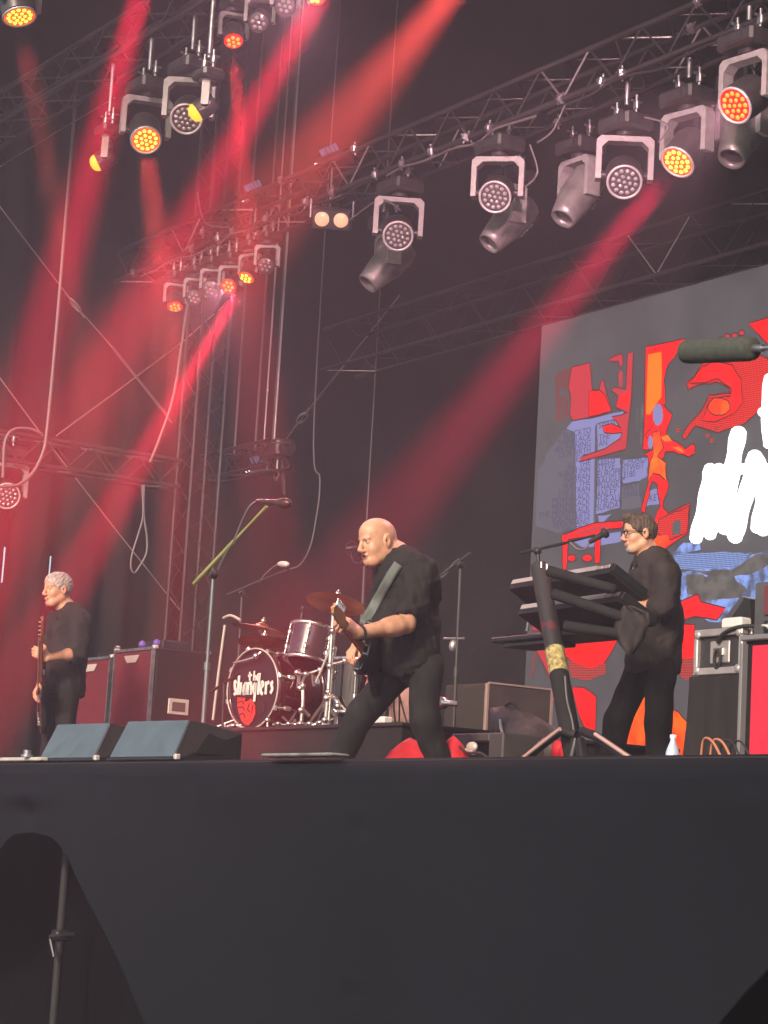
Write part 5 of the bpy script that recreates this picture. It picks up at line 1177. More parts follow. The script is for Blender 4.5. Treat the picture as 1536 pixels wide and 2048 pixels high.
# ------------------------------------------------------------------ right edge: draped table, flight case, amplifiers
yf = 8.55
c = PY(1388, 1400, yf); cR = PY(1484, 1400, yf)
ztab = PY(1436, 1350, yf).z
t = thing('draped_table', 'low table under a black cloth carrying the flight case', 'table', ((c.x + cR.x) / 2, yf + .25, DECK))
MB().box(((c.x + cR.x) / 2, yf + .25, ztab - .02), (cR.x - c.x + .02, .5, .03)).build('tabletop', BLACKM, t)
for x in (c.x + .06, cR.x - .06):
    for yy in (yf + .08, yf + .42): MB().cyl((x, yy, DECK + .002), (x, yy, ztab - .03), .018).build('leg', ALU, t)
vs = []; fs = []; N = 60
for i in range(N + 1):
    s = i / N
    per = [(c.x - .03, yf + .5), (c.x - .03, yf - .02), (cR.x + .03, yf - .02), (cR.x + .03, yf + .5)]
    dl = [.52, cR.x - c.x + .06, .52]; S = sum(dl) * s; k = 0
    while k < 2 and S > dl[k]: S -= dl[k]; k += 1
    p = Vector(per[k] + (0,)).lerp(Vector(per[k + 1] + (0,)), min(1, S / dl[k])); nrm = [Vector((-1, 0, 0)), Vector((0, -1, 0)), Vector((1, 0, 0))][k]
    for j in range(8):
        fz = j / 7; off = .03 * fz * (math.sin(i * .9) + .6 * math.sin(i * 2.3 + 1)) + .04 * fz; vs.append(p + nrm * off + Z * (ztab - .004 - (ztab - DECK - .015) * fz))
for i in range(N):
    for j in range(7): fs.append((i * 8 + j, i * 8 + j + 1, (i + 1) * 8 + j + 1, (i + 1) * 8 + j))
MB().add(vs, fs, True).build('cloth', mat('table_cloth', (.016, .014, .015), .95, var=.2, vscale=6), t)
zt = PY(1436, 1258, yf).z; x0, x1 = c.x, cR.x
t = thing('flight_case', 'black flight case with aluminium edges and round butterfly latch on the draped table', 'flight case', ((x0 + x1) / 2, yf + .2, ztab))
MB().box(((x0 + x1) / 2, yf + .22, (ztab + zt) / 2 + .002), (x1 - x0 - .02, .42, zt - ztab - .008)).build('panel', mat('case_laminate', (.035, .034, .036), .5, var=.2, vscale=20), t)
EDG = mat('aluminium_edge', (.62, .58, .57), .35, .6, var=.15)
for z in (ztab + .022, zt - .02): MB().box(((x0 + x1) / 2, yf + .008, z), (x1 - x0, .05, .042), bev=.005).build('edge_extrusion', EDG, t)
for x in (x0 + .014, x1 - .014): MB().box((x, yf + .008, (ztab + zt) / 2), (.032, .048, zt - ztab - .086), bev=.005).build('edge_extrusion', EDG, t)
for z in (ztab + .022, zt - .02): MB().box((x1 + .002, yf + .24, z), (.03, .40, .04), bev=.005).build('edge_extrusion', EDG, t)
lc = Vector(((x0 + x1) / 2, yf + .006, (ztab + zt) / 2)); s_ = (zt - ztab) * .24
lt = MB().box(lc, (s_ * 2.6, .012, s_ * 2), bev=.005).build('latch_dish', EDG, t)
MB().box(lc - Y * .012, (s_ * 1.3, .014, s_ * .7), bev=.004).build('latch_handle', CHROME, lt)
MB().tube([lc - Y * .02 + Vector((math.cos(a) * s_ * .4, 0, -s_ * .7 + math.sin(a) * s_ * .8)) for a in [i * 6.2832 / 16 for i in range(16)]], .010, closed=True).build('cable_loop', RUBBER, lt)
MB().tube(curve([lc - Y * .02 + Z * s_ * .8, lc - Y * .03 + Vector((.06, 0, s_ * 1.6)), lc - Y * .02 + Vector((.20, 0, s_ * 2.1)), lc + Vector((.36, .1, s_ * 2.2))], 6), .012).build('cable', RUBBER, lt)
for sx in (-1, 1):
    for sz in (-1, 1): MB().ell(((x0 + x1) / 2 + sx * (x1 - x0) * .5 - sx * .03, yf - .016, (ztab + zt) / 2 + sz * ((zt - ztab) / 2 - .03)), (.024, .012, .024)).build('ball_corner', EDG, t)
# laptop and white brick on the case
lp = PY(1465, 1240, yf + .2); lp.z = zt
t = thing('laptop', 'open laptop seen from the side on the flight case', 'laptop', lp)
P0, P1, P2 = PY(1440, 1247, yf + .12), PY(1482, 1192, yf + .12), PY(1500, 1198, yf + .12)
P0.z = max(P0.z, zt + .008)
MB().prism([P0, P1, P1 + (P2 - P1) * .45, P0 + Vector((.07, 0, .0))], (0, .3, 0)).build('lid', mat('laptop_grey', (.10, .10, .105), .4, .4), t)
MB().box((P0.x + .14, yf + .27, zt + .014), (.34, .30, .018), bev=.004).build('base', KB, t)
MB().prism([P1 + (P2 - P1) * .4, P2, Vector((P2.x + .02, P2.y, zt + .03)), P0 + Vector((.10, 0, .02))], (0, .26, 0)).build('screen_back', KB, t)
c = PY(1465, 1244, yf + .05); o = MB().box((c.x, yf + .08, zt + .035), (.17, .09, .065), bev=.012).build('power_adapter', WHITEPL); setp(o, 'white power adapter lying on the flight case', 'power adapter')
# big red-grille amplifier at the right edge and smaller combo on top
ya = 8.3; ax = PY(1484, 1400, ya).x; az = PY(1484, 1272, ya).z
RED2 = mat('bright_red_grille', (0.70, 0.022, 0.06), 0.7, var=.08, vscale=14, bump=.2, bscale=400)
t = thing('amplifier_stack', 'tall amplifier cabinet with bright red front at the right edge', 'amplifier', (ax + .4, ya + .25, DECK))
MB().box((ax + .40, ya + .26, (DECK + .002 + az) / 2), (.80, .50, az - DECK - .002), bev=.01).build('body', TOLEX, t)
MB().box((ax + .43, ya - .002, (DECK + az) / 2 - .02), (.68, .03, az - DECK - .08)).build('grille', RED2, t)
MB().box((ax + .40, ya - .006, az - .016), (.80, .05, .03), bev=.006).build('top_trim', mat('grey_trim', (.20, .20, .21), .45), t)
MB().box((ax + .012, ya - .006, (DECK + az) / 2 - .02), (.024, .05, az - DECK - .05), bev=.004).build('side_trim', mat('grey_trim', (.20, .20, .21), .45), t)
bx0 = PY(1502, 1200, ya + .1).x; bz1 = PY(1502, 1165, ya + .1).z
t = thing('combo_amplifier', 'small combo amplifier with dull red grille on top of the tall one', 'amplifier', (bx0 + .3, ya + .3, az))
MB().box((bx0 + .30, ya + .30, (az + bz1) / 2 + .004), (.60, .36, bz1 - az - .006), bev=.012).build('body', mat('grey_tolex', (.085, .085, .088), .5, var=.15), t)
MB().box((bx0 + .33, ya + .115, (az + bz1) / 2 + .05), (.46, .02, (bz1 - az) * .52)).build('grille', mat('dull_red_grille', (.16, .028, .04), .7), t)
MB().box((bx0 + .33, ya + .117, az + .055), (.46, .02, .075)).build('control_panel', KB, t)
for i in range(5): MB().cyl((bx0 + .17 + i * .07, ya + .11, az + .055), (bx0 + .17 + i * .07, ya + .075, az + .055), .016, n=10).build('knob', PLATE, t)
MB().tube(curve([(bx0 + .12, ya + .08, az + .06), (bx0 + .20, ya + .04, az + .05), (bx0 + .3, ya + .03, az + .01), (bx0 + .45, ya + .03, az + .012)], 6), .008).build('lead', WHITEPL, t)
MB().box((bx0 + .3, ya + .3, bz1 + .02), (.2, .03, .03), bev=.01).build('handle', RUBBER, t)
# water bottle
c = PY(1345, 1510, 7.0); BOT = mat('clear_blue_plastic', (.55, .66, .80), .12, 0, coat=1)
zb = DECK + .006
t = thing('water_bottle', 'small clear water bottle with blue label on the deck by the player\'s foot', 'bottle', (c.x, 7.0, DECK))
MB().lathe((c.x, 7.0, zb), (0, 0, 1), [(.030, 0), (.034, .01), (.034, .14), (.030, .16), (.014, .20), (.013, .215)], n=16).build('body', BOT, t)
MB().lathe((c.x, 7.0, zb + .05), (0, 0, 1), [(.0345, 0), (.035, .005), (.035, .07), (.0345, .075)], n=16).build('label', mat('bottle_label', (.12, .25, .60), .5), t)
MB().lathe((c.x, 7.0, zb + .213), (0, 0, 1), [(.016, 0), (.016, .018), (.001, .02)], n=12).build('cap', mat('bottle_cap', (.85, .85, .85), .4), t)
t = thing('multi_plug', 'white plug strip with orange and black leads on the deck under the draped table', 'power strip', PY(1430, 1512, 7.6))
c = PY(1428, 1512, 7.6); zz = DECK + .004; sh = PY(1428, 1500, 7.6).z
MB().box((c.x, 7.6, zz + .02), (.44, .07, .04), bev=.006).build('case', WHITEPL, t)
ORC = mat('orange_lead', (.55, .22, .12), .5); YG = mat('yellow_green_plug', (.50, .60, .10), .4)
for i, (dx, m_) in enumerate(((-.12, YG), (-.05, WHITEPL), (.03, RUBBER), (.1, RUBBER), (.16, RUBBER))): MB().box((c.x + dx, 7.6, zz + .09), (.05, .045, .10), bev=.008).build('plug', m_, t)
for i in range(4):
    x0 = c.x - .1 + i * .07; MB().tube(curve([(x0, 7.6, zz + .14), (x0 + .04, 7.58, zz + .26 - i * .01), (x0 + .14, 7.56, zz + .24), (x0 + .26, 7.55, zz + .10), (x0 + .34, 7.55, zz + .012)], 6), .007 if i < 2 else .006).build('lead', ORC if i < 2 else CABLE, t)
# ------------------------------------------------------------------ distance-field bodies meshed with surface nets
class Field:
    def __init__(s, lo, hi, h):
        s.h = h; s.lo = np.array(lo, np.float32); n = np.ceil((np.array(hi) - np.array(lo)) / h).astype(int) + 1; s.n = n
        s.ax = [s.lo[k] + h * np.arange(n[k], dtype=np.float32) for k in range(3)]
        s.d = np.full(n, 0.4, np.float32)
    def blk(s, lo, hi):
        sl = []
        for k in range(3):
            a = int(max(0, np.floor((lo[k] - s.lo[k]) / s.h))); b = int(min(s.n[k], np.ceil((hi[k] - s.lo[k]) / s.h) + 1)); sl.append(slice(a, max(a, b)))
        return tuple(sl)
    def pts(s, sl): return s.ax[0][sl[0]][:, None, None], s.ax[1][sl[1]][None, :, None], s.ax[2][sl[2]][None, None, :]
    def comb(s, sl, di, k, op):
        d = s.d[sl]
        if op == '+':
            h = np.maximum(k - np.abs(d - di), 0) / max(k, 1e-6); s.d[sl] = np.minimum(d, di) - h * h * k * .25
        else:
            di = -di; h = np.maximum(k - np.abs(d - di), 0) / max(k, 1e-6); s.d[sl] = np.maximum(d, di) + h * h * k * .25
    def cap(s, a, b, ra, rb=None, k=.02, op='+'):
        rb = ra if rb is None else rb; a = np.array(a, np.float32); b = np.array(b, np.float32); m = max(ra, rb) + k + .03
        sl = s.blk(np.minimum(a, b) - m, np.maximum(a, b) + m); X_, Y_, Z_ = s.pts(sl); ba = b - a; L2 = float(ba @ ba) + 1e-9
        t = np.clip(((X_ - a[0]) * ba[0] + (Y_ - a[1]) * ba[1] + (Z_ - a[2]) * ba[2]) / L2, 0, 1)
        di = np.sqrt((X_ - a[0] - t * ba[0]) ** 2 + (Y_ - a[1] - t * ba[1]) ** 2 + (Z_ - a[2] - t * ba[2]) ** 2) - (ra + (rb - ra) * t)
        s.comb(sl, di, k, op)
    def ell(s, c, r, R=None, k=.02, op='+'):
        c = np.array(c, np.float32); m = max(r) + k + .03; sl = s.blk(c - m, c + m); X_, Y_, Z_ = s.pts(sl); X_ = X_ - c[0]; Y_ = Y_ - c[1]; Z_ = Z_ - c[2]
        R = np.eye(3) if R is None else np.array(R); q = [(X_ * R[0][i] + Y_ * R[1][i] + Z_ * R[2][i]) for i in range(3)]
        k0 = np.sqrt(sum((q[i] / r[i]) ** 2 for i in range(3))); k1 = np.sqrt(sum((q[i] / r[i] ** 2) ** 2 for i in range(3))) + 1e-6
        s.comb(sl, k0 * (k0 - 1) / k1, k, op)
    def plane(s, p, n, k=.01):          # keep the side n points away from
        X_, Y_, Z_ = s.pts((slice(None),) * 3); di = (X_ - p[0]) * n[0] + (Y_ - p[1]) * n[1] + (Z_ - p[2]) * n[2]; s.comb((slice(None),) * 3, -di, k, '-')
    def wrinkle(s, amp, freq, seed, zs=1.0):
        r = np.random.RandomState(seed); X_, Y_, Z_ = s.pts((slice(None),) * 3); sl = np.abs(s.d) < .05; w_ = 0
        for i in range(5):
            v = r.normal(size=3); v[2] *= zs; v *= freq * r.uniform(.6, 1.5) / np.linalg.norm(v); u = r.normal(size=3) * freq * .4
            w_ = w_ + np.sin(v[0] * X_ + v[1] * Y_ + v[2] * Z_ + 1.6 * np.sin(u[0] * X_ + u[1] * Y_ + u[2] * Z_) + r.uniform(0, 6))
        s.d = np.where(sl, s.d + (amp * .45 * w_).astype(np.float32), s.d)
    def mesh(s):
        d = s.d; neg = d < 0; n = s.n
        c = np.zeros(n - 1, np.int8)
        for i in (0, 1):
            for j in (0, 1):
                for k in (0, 1): c += neg[i:n[0] - 1 + i, j:n[1] - 1 + j, k:n[2] - 1 + k]
        act = (c > 0) & (c < 8); idx = np.argwhere(act); vid = np.full(n - 1, -1, np.int32); vid[act] = np.arange(len(idx))
        acc = np.zeros((len(idx), 3), np.float32); cnt = np.zeros(len(idx), np.float32)
        E = [((i, j, k), ax) for ax in range(3) for i in (0, 1) for j in (0, 1) for k in (0, 1) if (i, j, k)[ax] == 0]
        for (o, ax) in E:
            o = np.array(o); o2 = o.copy(); o2[ax] = 1; a = d[tuple((idx + o).T)]; b = d[tuple((idx + o2).T)]; cr = (a < 0) != (b < 0)
            t = np.where(cr, a / np.where(cr, a - b, 1), 0); p = np.repeat(o[None].astype(np.float32), len(idx), 0); p[:, ax] += t; acc[cr] += p[cr]; cnt[cr] += 1
        V = s.lo + s.h * (idx + acc / cnt[:, None]); F = []
        for ax in range(3):
            u, v = (ax + 1) % 3, (ax + 2) % 3; a = np.take(neg, range(0, n[ax] - 1), ax); b = np.take(neg, range(1, n[ax]), ax); e = np.argwhere(a != b)
            e = e[(e[:, u] > 0) & (e[:, v] > 0) & (e[:, u] < n[u] - 1) & (e[:, v] < n[v] - 1)]
            s0 = a[tuple(e.T)]; q = []
            for (du, dv) in ((-1, -1), (0, -1), (0, 0), (-1, 0)): f = e.copy(); f[:, u] += du; f[:, v] += dv; q.append(vid[tuple(f.T)])
            q = np.stack(q, 1); q[~s0] = q[~s0][:, ::-1]; F.append(q)
        return V, np.concatenate(F)
def field_obj(name, fld, mats, parent, matfn=None):
    V, F = fld.mesh(); me = bpy.data.meshes.new(name); me.from_pydata(V.tolist(), [], F.tolist())
    for m in (mats if isinstance(mats, (list, tuple)) else [mats]): me.materials.append(m)
    me.polygons.foreach_set('use_smooth', np.ones(len(F), bool))
    if matfn is not None: me.polygons.foreach_set('material_index', matfn(V[F].mean(1)).astype(np.int32))
    me.update(); o = link(bpy.data.objects.new(name, me))
    if parent: attach(o, parent)
    return o
def A3(v): return np.array(v, np.float32)

def skinmat(name, col):
    m = bpy.data.materials.new(name); m.use_nodes = True; n = m.node_tree.nodes; l = m.node_tree.links; b = n['Principled BSDF']; b.inputs['Roughness'].default_value = .45
    b.inputs['Subsurface Weight'].default_value = .0
    tc = n.new('ShaderNodeTexCoord'); nz = n.new('ShaderNodeTexNoise'); nz.inputs['Scale'].default_value = 22; nz.inputs['Detail'].default_value = 5; l.new(tc.outputs['Object'], nz.inputs['Vector'])
    rp = n.new('ShaderNodeValToRGB'); e = rp.color_ramp.elements; e[0].position = .3; e[1].position = .7; e[0].color = (col[0] * .82, col[1] * .66, col[2] * .62, 1); e[1].color = tuple(col) + (1,); l.new(nz.outputs[0], rp.inputs[0]); l.new(rp.outputs[0], b.inputs['Base Color'])
    n2 = n.new('ShaderNodeTexNoise'); n2.inputs['Scale'].default_value = 160; l.new(tc.outputs['Object'], n2.inputs['Vector']); bp = n.new('ShaderNodeBump'); bp.inputs['Strength'].default_value = .12; bp.inputs['Distance'].default_value = .01; l.new(n2.outputs[0], bp.inputs['Height']); l.new(bp.outputs[0], b.inputs['Normal'])
    return m
SKIN = skinmat('skin', (.72, .42, .27)); LIP = mat('lip', (.54, .25, .18), .5); BROW = mat('brow_hair', (.46, .28, .18), .7); DARKE = mat('dark_eye_and_ear_shade', (.05, .03, .025), .4); MOUTH = mat('mouth_inside', (.07, .02, .018), .5)  # dark for pupils and lash lines, plus painted shade in eye slits and ears
GREYB = mat('grey_beard', (.42, .36, .31), .8, var=.2, vscale=90); BROWD = mat('dark_brow', (.07, .045, .03), .7); EYEW = mat('eye_white', (.6, .55, .5), .3)

def head_frame(origin, a_deg, pitch_deg, roll_deg=0, s=1.0):
    """a: turn from image-left towards the camera, pitch: chin down positive"""
    a = math.radians(a_deg); f = (-_r * math.cos(a) - _fh * math.sin(a)).normalized(); p = math.radians(pitch_deg); left = Z.cross(f).normalized()
    f2 = (f * math.cos(p) - Z * math.sin(p)).normalized(); up = f2.cross(left).normalized()
    if roll_deg: q = Matrix.Rotation(math.radians(roll_deg), 3, f2); left = q @ left; up = q @ up
    M = Matrix((f2, left, up)).transposed() * s
    return Vector(origin), M
def add_head(F, fr, mouth=0, heavy=0.0):
    o, M = fr; s = M.col[0].length; R = np.array([[M[i][j] / s for j in range(3)] for i in range(3)])
    W = lambda x, y, z: o + M @ Vector((x, y, z))
    E = lambda c, r, k=.02, op='+': F.ell(W(*c), [q * s for q in r], R, k * s, op)
    C = lambda a, b, ra, rb, k=.012, op='+': F.cap(W(*a), W(*b), ra * s, rb * s, k * s, op)
    E((-.012, 0, .028), (.098, .075, .094)); E((.022, 0, .052), (.072, .062, .062), .03)
    E((.030, 0, -.040), (.058 + heavy * .01, .058 + heavy, .082), .03); C((.062, -.014, -.098), (.062, .014, -.098), .022, .022, .025)
    for y in (-1, 1):
        C((-.010, y * .052, -.060), (.045, y * .030, -.098), .022, .018, .03); E((.055, y * .036, -.030), (.026, .024, .026), .02)
        E((.094, y * .031, .008), (.024, .021, .0165), .010, '-'); C((.100, y * .017, -.040), (.080, y * .034, -.078), .0045, .0045, .006, '-'); E((.073, y * .031, .007), (.0155, .0165, .0145), .005)
        C((.090, y * .014, .026), (.080, y * .046, .024), .0075, .006, .010); E((.100, y * .012, -.040), (.012, .0095, .0085), .008)
        E((-.014, y * .079, -.002), (.021, .010, .036), .006); E((-.008, y * .090, .000), (.011, .008, .020), .004, '-')
    C((.090, 0, .018), (.112, 0, -.030), .0085, .0120, .012); E((.110, 0, -.033), (.0125, .012, .010), .008)
    C((.088, -.020, -.062), (.088, .020, -.062), .0075, .0075, .008); E((.093, 0, -.0625), (.008, .018, .006), .006); E((.089, 0, -.074), (.010, .019, .0065), .006)
    if mouth: E((.094, 0, -.068), (.020, .017, .0055 * mouth), .004, '-')
    else: C((.100, -.022, -.0675), (.100, .022, -.0675), .0016, .0016, .002, '-')
    return W
def head_mats(fr, P, mouth=0, beard=False, closed=False, brow=True):
    o, M = fr; s2 = M.col[0].length ** 2; Mi = np.array([[M[i][j] for j in range(3)] for i in range(3)]) / s2
    q = (P - np.array(o, np.float32)) @ Mi; x, y, z = q[:, 0], q[:, 1], q[:, 2]; ay = np.abs(y); r = np.zeros(len(P), int); face = (x > .04) & (x < .14) & (ay < .07) & (np.abs(z) < .13)
    r[face & (ay < .022) & (z < -.056) & (z > -.080) & (x > .078)] = 1
    r[((x + .003) / .0055) ** 2 + ((z + .001) / .007) ** 2 + ((ay - .084) / .012) ** 2 < 1] = 3  # shade of the ear hollow painted dark
    if mouth: r[face & (((z + .068) / (.0058 * mouth)) ** 2 + (y / .017) ** 2 < 1) & (x < .0965) & (x > .06)] = 5
    if brow: r[face & (ay > .012) & (ay < .050) & (z > .0235 - .1 * (ay - .03) ** 2 * 10) & (z < .034) & (x > .068)] = 2
    if closed: r[face & (ay > .018) & (ay < .046) & (np.abs(z - .0035) < .0022) & (x > .07)] = 3
    else:
        r[face & (((ay - .031) / .015) ** 2 + ((z - .0065) / .0055) ** 2 < 1) & (x > .07)] = 6
        r[face & (((ay - .029) / .006) ** 2 + ((z - .0065) / .0055) ** 2 < 1) & (x > .07)] = 3
        r[face & (((ay - .031) / .016) ** 2 + ((z - .0125) / .0022) ** 2 < 1) & (x > .07)] = 3
    if beard: r[face & (ay < .034) & (z < -.080) & (z > -.128) & (x > .045) & (r == 0)] = 4
    return r
FACE_MATS = [SKIN, LIP, BROW, DARKE, GREYB, MOUTH, EYEW]
def add_hand(F, w, d, n, side, s=1.0, curl=(.5, .9, .7), spread=.0, thumb=(.6, .5, .35), idx_off=0):
    """wrist w, d towards the knuckles, n palm normal (fingers curl that way), side towards the thumb"""
    w = Vector(w); d = Vector(d).normalized(); n = Vector(n); n = (n - d * n.dot(d)).normalized(); sd = d.cross(n); sd = sd if sd.dot(Vector(side)) > 0 else -sd
    for i, off in enumerate((.030, .010, -.010, -.028)):
        kn = w + d * (.088 - .004 * abs(i - 1)) * s + sd * off * s
        F.cap(w + sd * off * .55 * s + d * .01 * s, kn, .019 * s, .013 * s, .014 * s)
        L = (.043, .047, .043, .034)[i] * s; p = kn; ang = 0
        for j, (ll, cc) in enumerate(zip((L, L * .68, L * .52), curl)):
            ang += cc + .06 * i; dd = (d * math.cos(ang) + n * math.sin(ang) + sd * spread * (1.5 - i) * .15).normalized(); q = p + dd * ll
            F.cap(p, q, (.0098 - j * .0008) * s, (.0090 - j * .0010) * s, .004 * s); p = q
    b = w + d * .022 * s + sd * .026 * s; t1 = (d * thumb[0] + sd * thumb[1] + n * thumb[2]).normalized(); p = b + t1 * .045 * s
    F.cap(b, p, .017 * s, .0125 * s, .014 * s); t2_ = (d * (thumb[0] + .35) + sd * (thumb[1] - .45) + n * (thumb[2] + .25)).normalized(); q = p + t2_ * .034 * s; F.cap(p, q, .0118 * s, .0105 * s, .005 * s)
    F.cap(q, q + (t2_ + n * .2).normalized() * .024 * s, .0105 * s, .0088 * s, .004 * s)
def bbox(pts, m): a = np.array([list(p) for p in pts]); return a.min(0) - m, a.max(0) + m
def bodyrot(a_deg, lean=0):
    a = math.radians(a_deg); f = (-_r * math.cos(a) - _fh * math.sin(a)).normalized(); left = Z.cross(f); up = Z
    if lean: q = Matrix.Rotation(math.radians(lean), 3, left); f = q @ f; up = q @ up
    M = Matrix((f, left, up)).transposed(); return np.array([[M[i][j] for j in range(3)] for i in range(3)]), f, left, up

def person(label, J, fr, body_a, lean, shirt_mat, pants_mat, k, wr=.004):
    """J: joint dictionary of world points; k: dictionary of sizes"""
    R, f, left, up = bodyrot(body_a, lean); base = J['ankle_n'].lerp(J['ankle_f'], .5); base.z = DECK
    t = thing('person', label, 'person', base); g = k.get
    lo, hi = bbox(list(J.values()) + [fr[0]], .22); lo[2] = DECK + .001; hi[2] = max(hi[2], fr[0].z + .2)
    # ---- body: one surface from head to shoes
    F = Field(lo, hi, .0048)
    F.ell(J['chest'], (g('cd', .12), g('cw', .17), .20), R, .04); F.ell(J['belly'], (g('bd', .13), g('bw', .155), .19), R, .05); F.ell(J['pelvis'], (.115, .15, .13), R, .05)
    for s in 'nf':
        F.cap(J['sh_' + s], J['el_' + s], g('ua', .050), g('ea', .040), .03); F.cap(J['el_' + s], J['wr_' + s], g('fa', .043), g('wa', .028), .02)
        F.cap(J['el_' + s].lerp(J['wr_' + s], .22), J['el_' + s].lerp(J['wr_' + s], .35), g('fa', .043) * 1.08, g('fa', .043), .03)
        F.cap(J['chest'] + Vector(up) * .12, J['sh_' + s], .06, .055, .04)
        F.cap(J['hip_' + s], J['knee_' + s], .080, .055, .04); F.cap(J['knee_' + s], J['ankle_' + s], .052, .036, .03)
        an = J['ankle_' + s]; toe = an + Vector((f[0], f[1], 0)).normalized() * .17; toe.z = DECK + .04; hl = an - Vector((f[0], f[1], 0)).normalized() * .05; hl.z = DECK + .045
        F.cap(hl, toe, .042, .036, .03); F.cap(an, hl, .036, .04, .03)
    Wd = add_head(F, fr, g('mouth', 0), g('heavy', 0)); s = fr[1].col[0].length
    F.cap(Wd(-.030, 0, -.055), J['neck'], g('nk', .056) * s, g('nk', .056) * 1.1 * s, .03)
    F.cap(J['neck'], J['chest'] + Vector(up) * .1, .07, .09, .05)
    for h in k['hands']: add_hand(F, *h[0], **h[1])
    body = field_obj('body', F, FACE_MATS, t, lambda P: head_mats(fr, P, g('mouth', 0), g('beard', False), g('closed', False), g('brow', True)))
    # ---- shirt
    F = Field(lo, hi, .0075); c = g('ease', .027)
    F.ell(J['chest'], (g('cd', .12) + c, g('cw', .17) + c, .205 + c), R, .05); F.ell(J['belly'], (g('bd', .13) + c, g('bw', .155) + c, .20), R, .08); F.ell(J['pelvis'], (.125 + c, .16 + c, .14), R, .07)
    F.cap(J['belly'], J['hem'], g('bd', .13) + c - .01, g('hemr', .15), .06)
    for s in 'nf':
        F.cap(J['chest'] + Vector(up) * .11, J['sh_' + s], .075, .068, .05)
        e = J['sh_' + s].lerp(J['el_' + s], k['sleeve']); F.cap(J['sh_' + s], e, .066 + c * .5, g('cuff', .066), .04)
        if g('roll'):
            F.cap(J['sh_' + s], J['el_' + s], .066 + c * .5, g('cuff', .066), .04); e2 = J['el_' + s].lerp(J['wr_' + s], .17); F.cap(J['el_' + s], e2, g('cuff', .066), g('cuff', .066) * .96, .03)
            F.cap(J['el_' + s].lerp(J['wr_' + s], .07), e2, g('cuff', .066) + .007, g('cuff', .066) + .004, .006)
    F.cap(J['neck'].lerp(J['chest'], .25), J['chest'] + Vector(up) * .1, .078, .10, .04)
    # openings: neck, sleeve ends, hem
    nd = (Wd(-.02, 0, -.03) - J['neck']).normalized(); F.cap(J['neck'] + nd * .02 + Vector(f) * .01, J['neck'] + nd * .2, g('open', .066), .08, .012, '-')
    for s in 'nf':
        if g('roll'):
            fd = (J['wr_' + s] - J['el_' + s]).normalized(); e = J['el_' + s].lerp(J['wr_' + s], .17) + fd * .050; F.ell(e + fd * .05, (.078, .078, .078), None, .004, '-'); continue
        d = (J['el_' + s] - J['sh_' + s]).normalized(); e = J['sh_' + s].lerp(J['el_' + s], k['sleeve']) + d * .045; F.cap(e, e + d * .02, .03, .05, .01, '-')
        F.ell(e + d * .055, (.075, .075, .075), None, .004, '-') if not g('keepell') else None
    F.plane(J['hem'] + Vector((0, 0, -.0)), Vector(k.get('hemn', (0, 0, -1))), .02)
    F.wrinkle(wr, g('wf', 26), k.get('seed', 1), .6); F.wrinkle(wr * .35, 70, k.get('seed', 1) + 7)
    shirt = field_obj('shirt', F, shirt_mat, t)
    # ---- trousers
    F = Field(lo, hi, .0075)
    F.ell(J['pelvis'] + Vector((0, 0, .02)), (.130, .165, .15), R, .06)
    for s in 'nf':
        F.cap(J['hip_' + s], J['knee_' + s], g('th', .098), g('kn', .075), .06); F.cap(J['knee_' + s], J['ankle_' + s] + Vector((0, 0, -.01)), g('kn', .075), g('cf', .062), .04)
    F.wrinkle(.004, 30, k.get('seed', 1) + 3, 1.2)
    F.plane((0, 0, DECK + .055), (0, 0, -1), .004)
    tr = field_obj('trousers', F, pants_mat, t)
    # shoes
    F = Field(np.array([lo[0], lo[1], DECK + .001]), np.array([hi[0], hi[1], DECK + .2]), .007)
    for s in 'nf':
        an = J['ankle_' + s]; fd = Vector((f[0], f[1], 0)).normalized(); toe = an + fd * .18; toe.z = DECK + .045; hl = an - fd * .055; hl.z = DECK + .05
        F.cap(hl, toe, .048, .042, .04)
    F.plane((0, 0, DECK + .004), (0, 0, -1), .003)
    field_obj('shoes', F, mat('black_shoe', (.02, .02, .02), .4), t)
    return t, body, shirt, tr
def clothmat(name, col, var=.2, b=.25): return mat(name, col, .85, 0, var=.35, vscale=7, bump=.8, bscale=8, spec=.25, bdist=.028, stretch=(1.5, 1.5, .8))
BLKTEE = clothmat('faded_black_cotton', (.021, .019, .018)); BLKPANT = clothmat('black_denim', (.017, .0165, .017)); DKSHIRT = clothmat('dark_brown_black_shirt', (.030, .0235, .0235)); BLKSHIRT2 = clothmat('charcoal_shirt', (.036, .029, .028))

# ---------------------------------------------------------------- bald guitarist
D1 = 12.75
def j1(px, py, dz=0): return PD(px, py, D1 + dz)
fr1 = head_frame(j1(755, 1084, -.05), 31, 12, 0, 1.10)
J1 = dict(neck=j1(792, 1112, 0), chest=j1(812, 1170, .0), belly=j1(808, 1262, .0), pelvis=j1(828, 1322, .02), hem=j1(812, 1350, .0),
          sh_n=j1(838, 1142, -.16), el_n=j1(812, 1248, -.30), wr_n=j1(716, 1266, -.50), sh_f=j1(775, 1150, .18), el_f=j1(752, 1262, .22), wr_f=j1(716, 1290, -.02),
          hip_n=j1(852, 1335, -.06), knee_n=j1(848, 1440, -.12), ankle_n=j1(886, 1560, -.02), hip_f=j1(806, 1332, .10), knee_f=j1(722, 1428, .05), ankle_f=j1(672, 1560, .10))
for a in ('ankle_n', 'ankle_f'): J1[a].z = DECK + .09
hn = (j1(690, 1243, -.58) - J1['wr_n']).normalized()
hf = (j1(694, 1312, -.12) - J1['wr_f']).normalized()
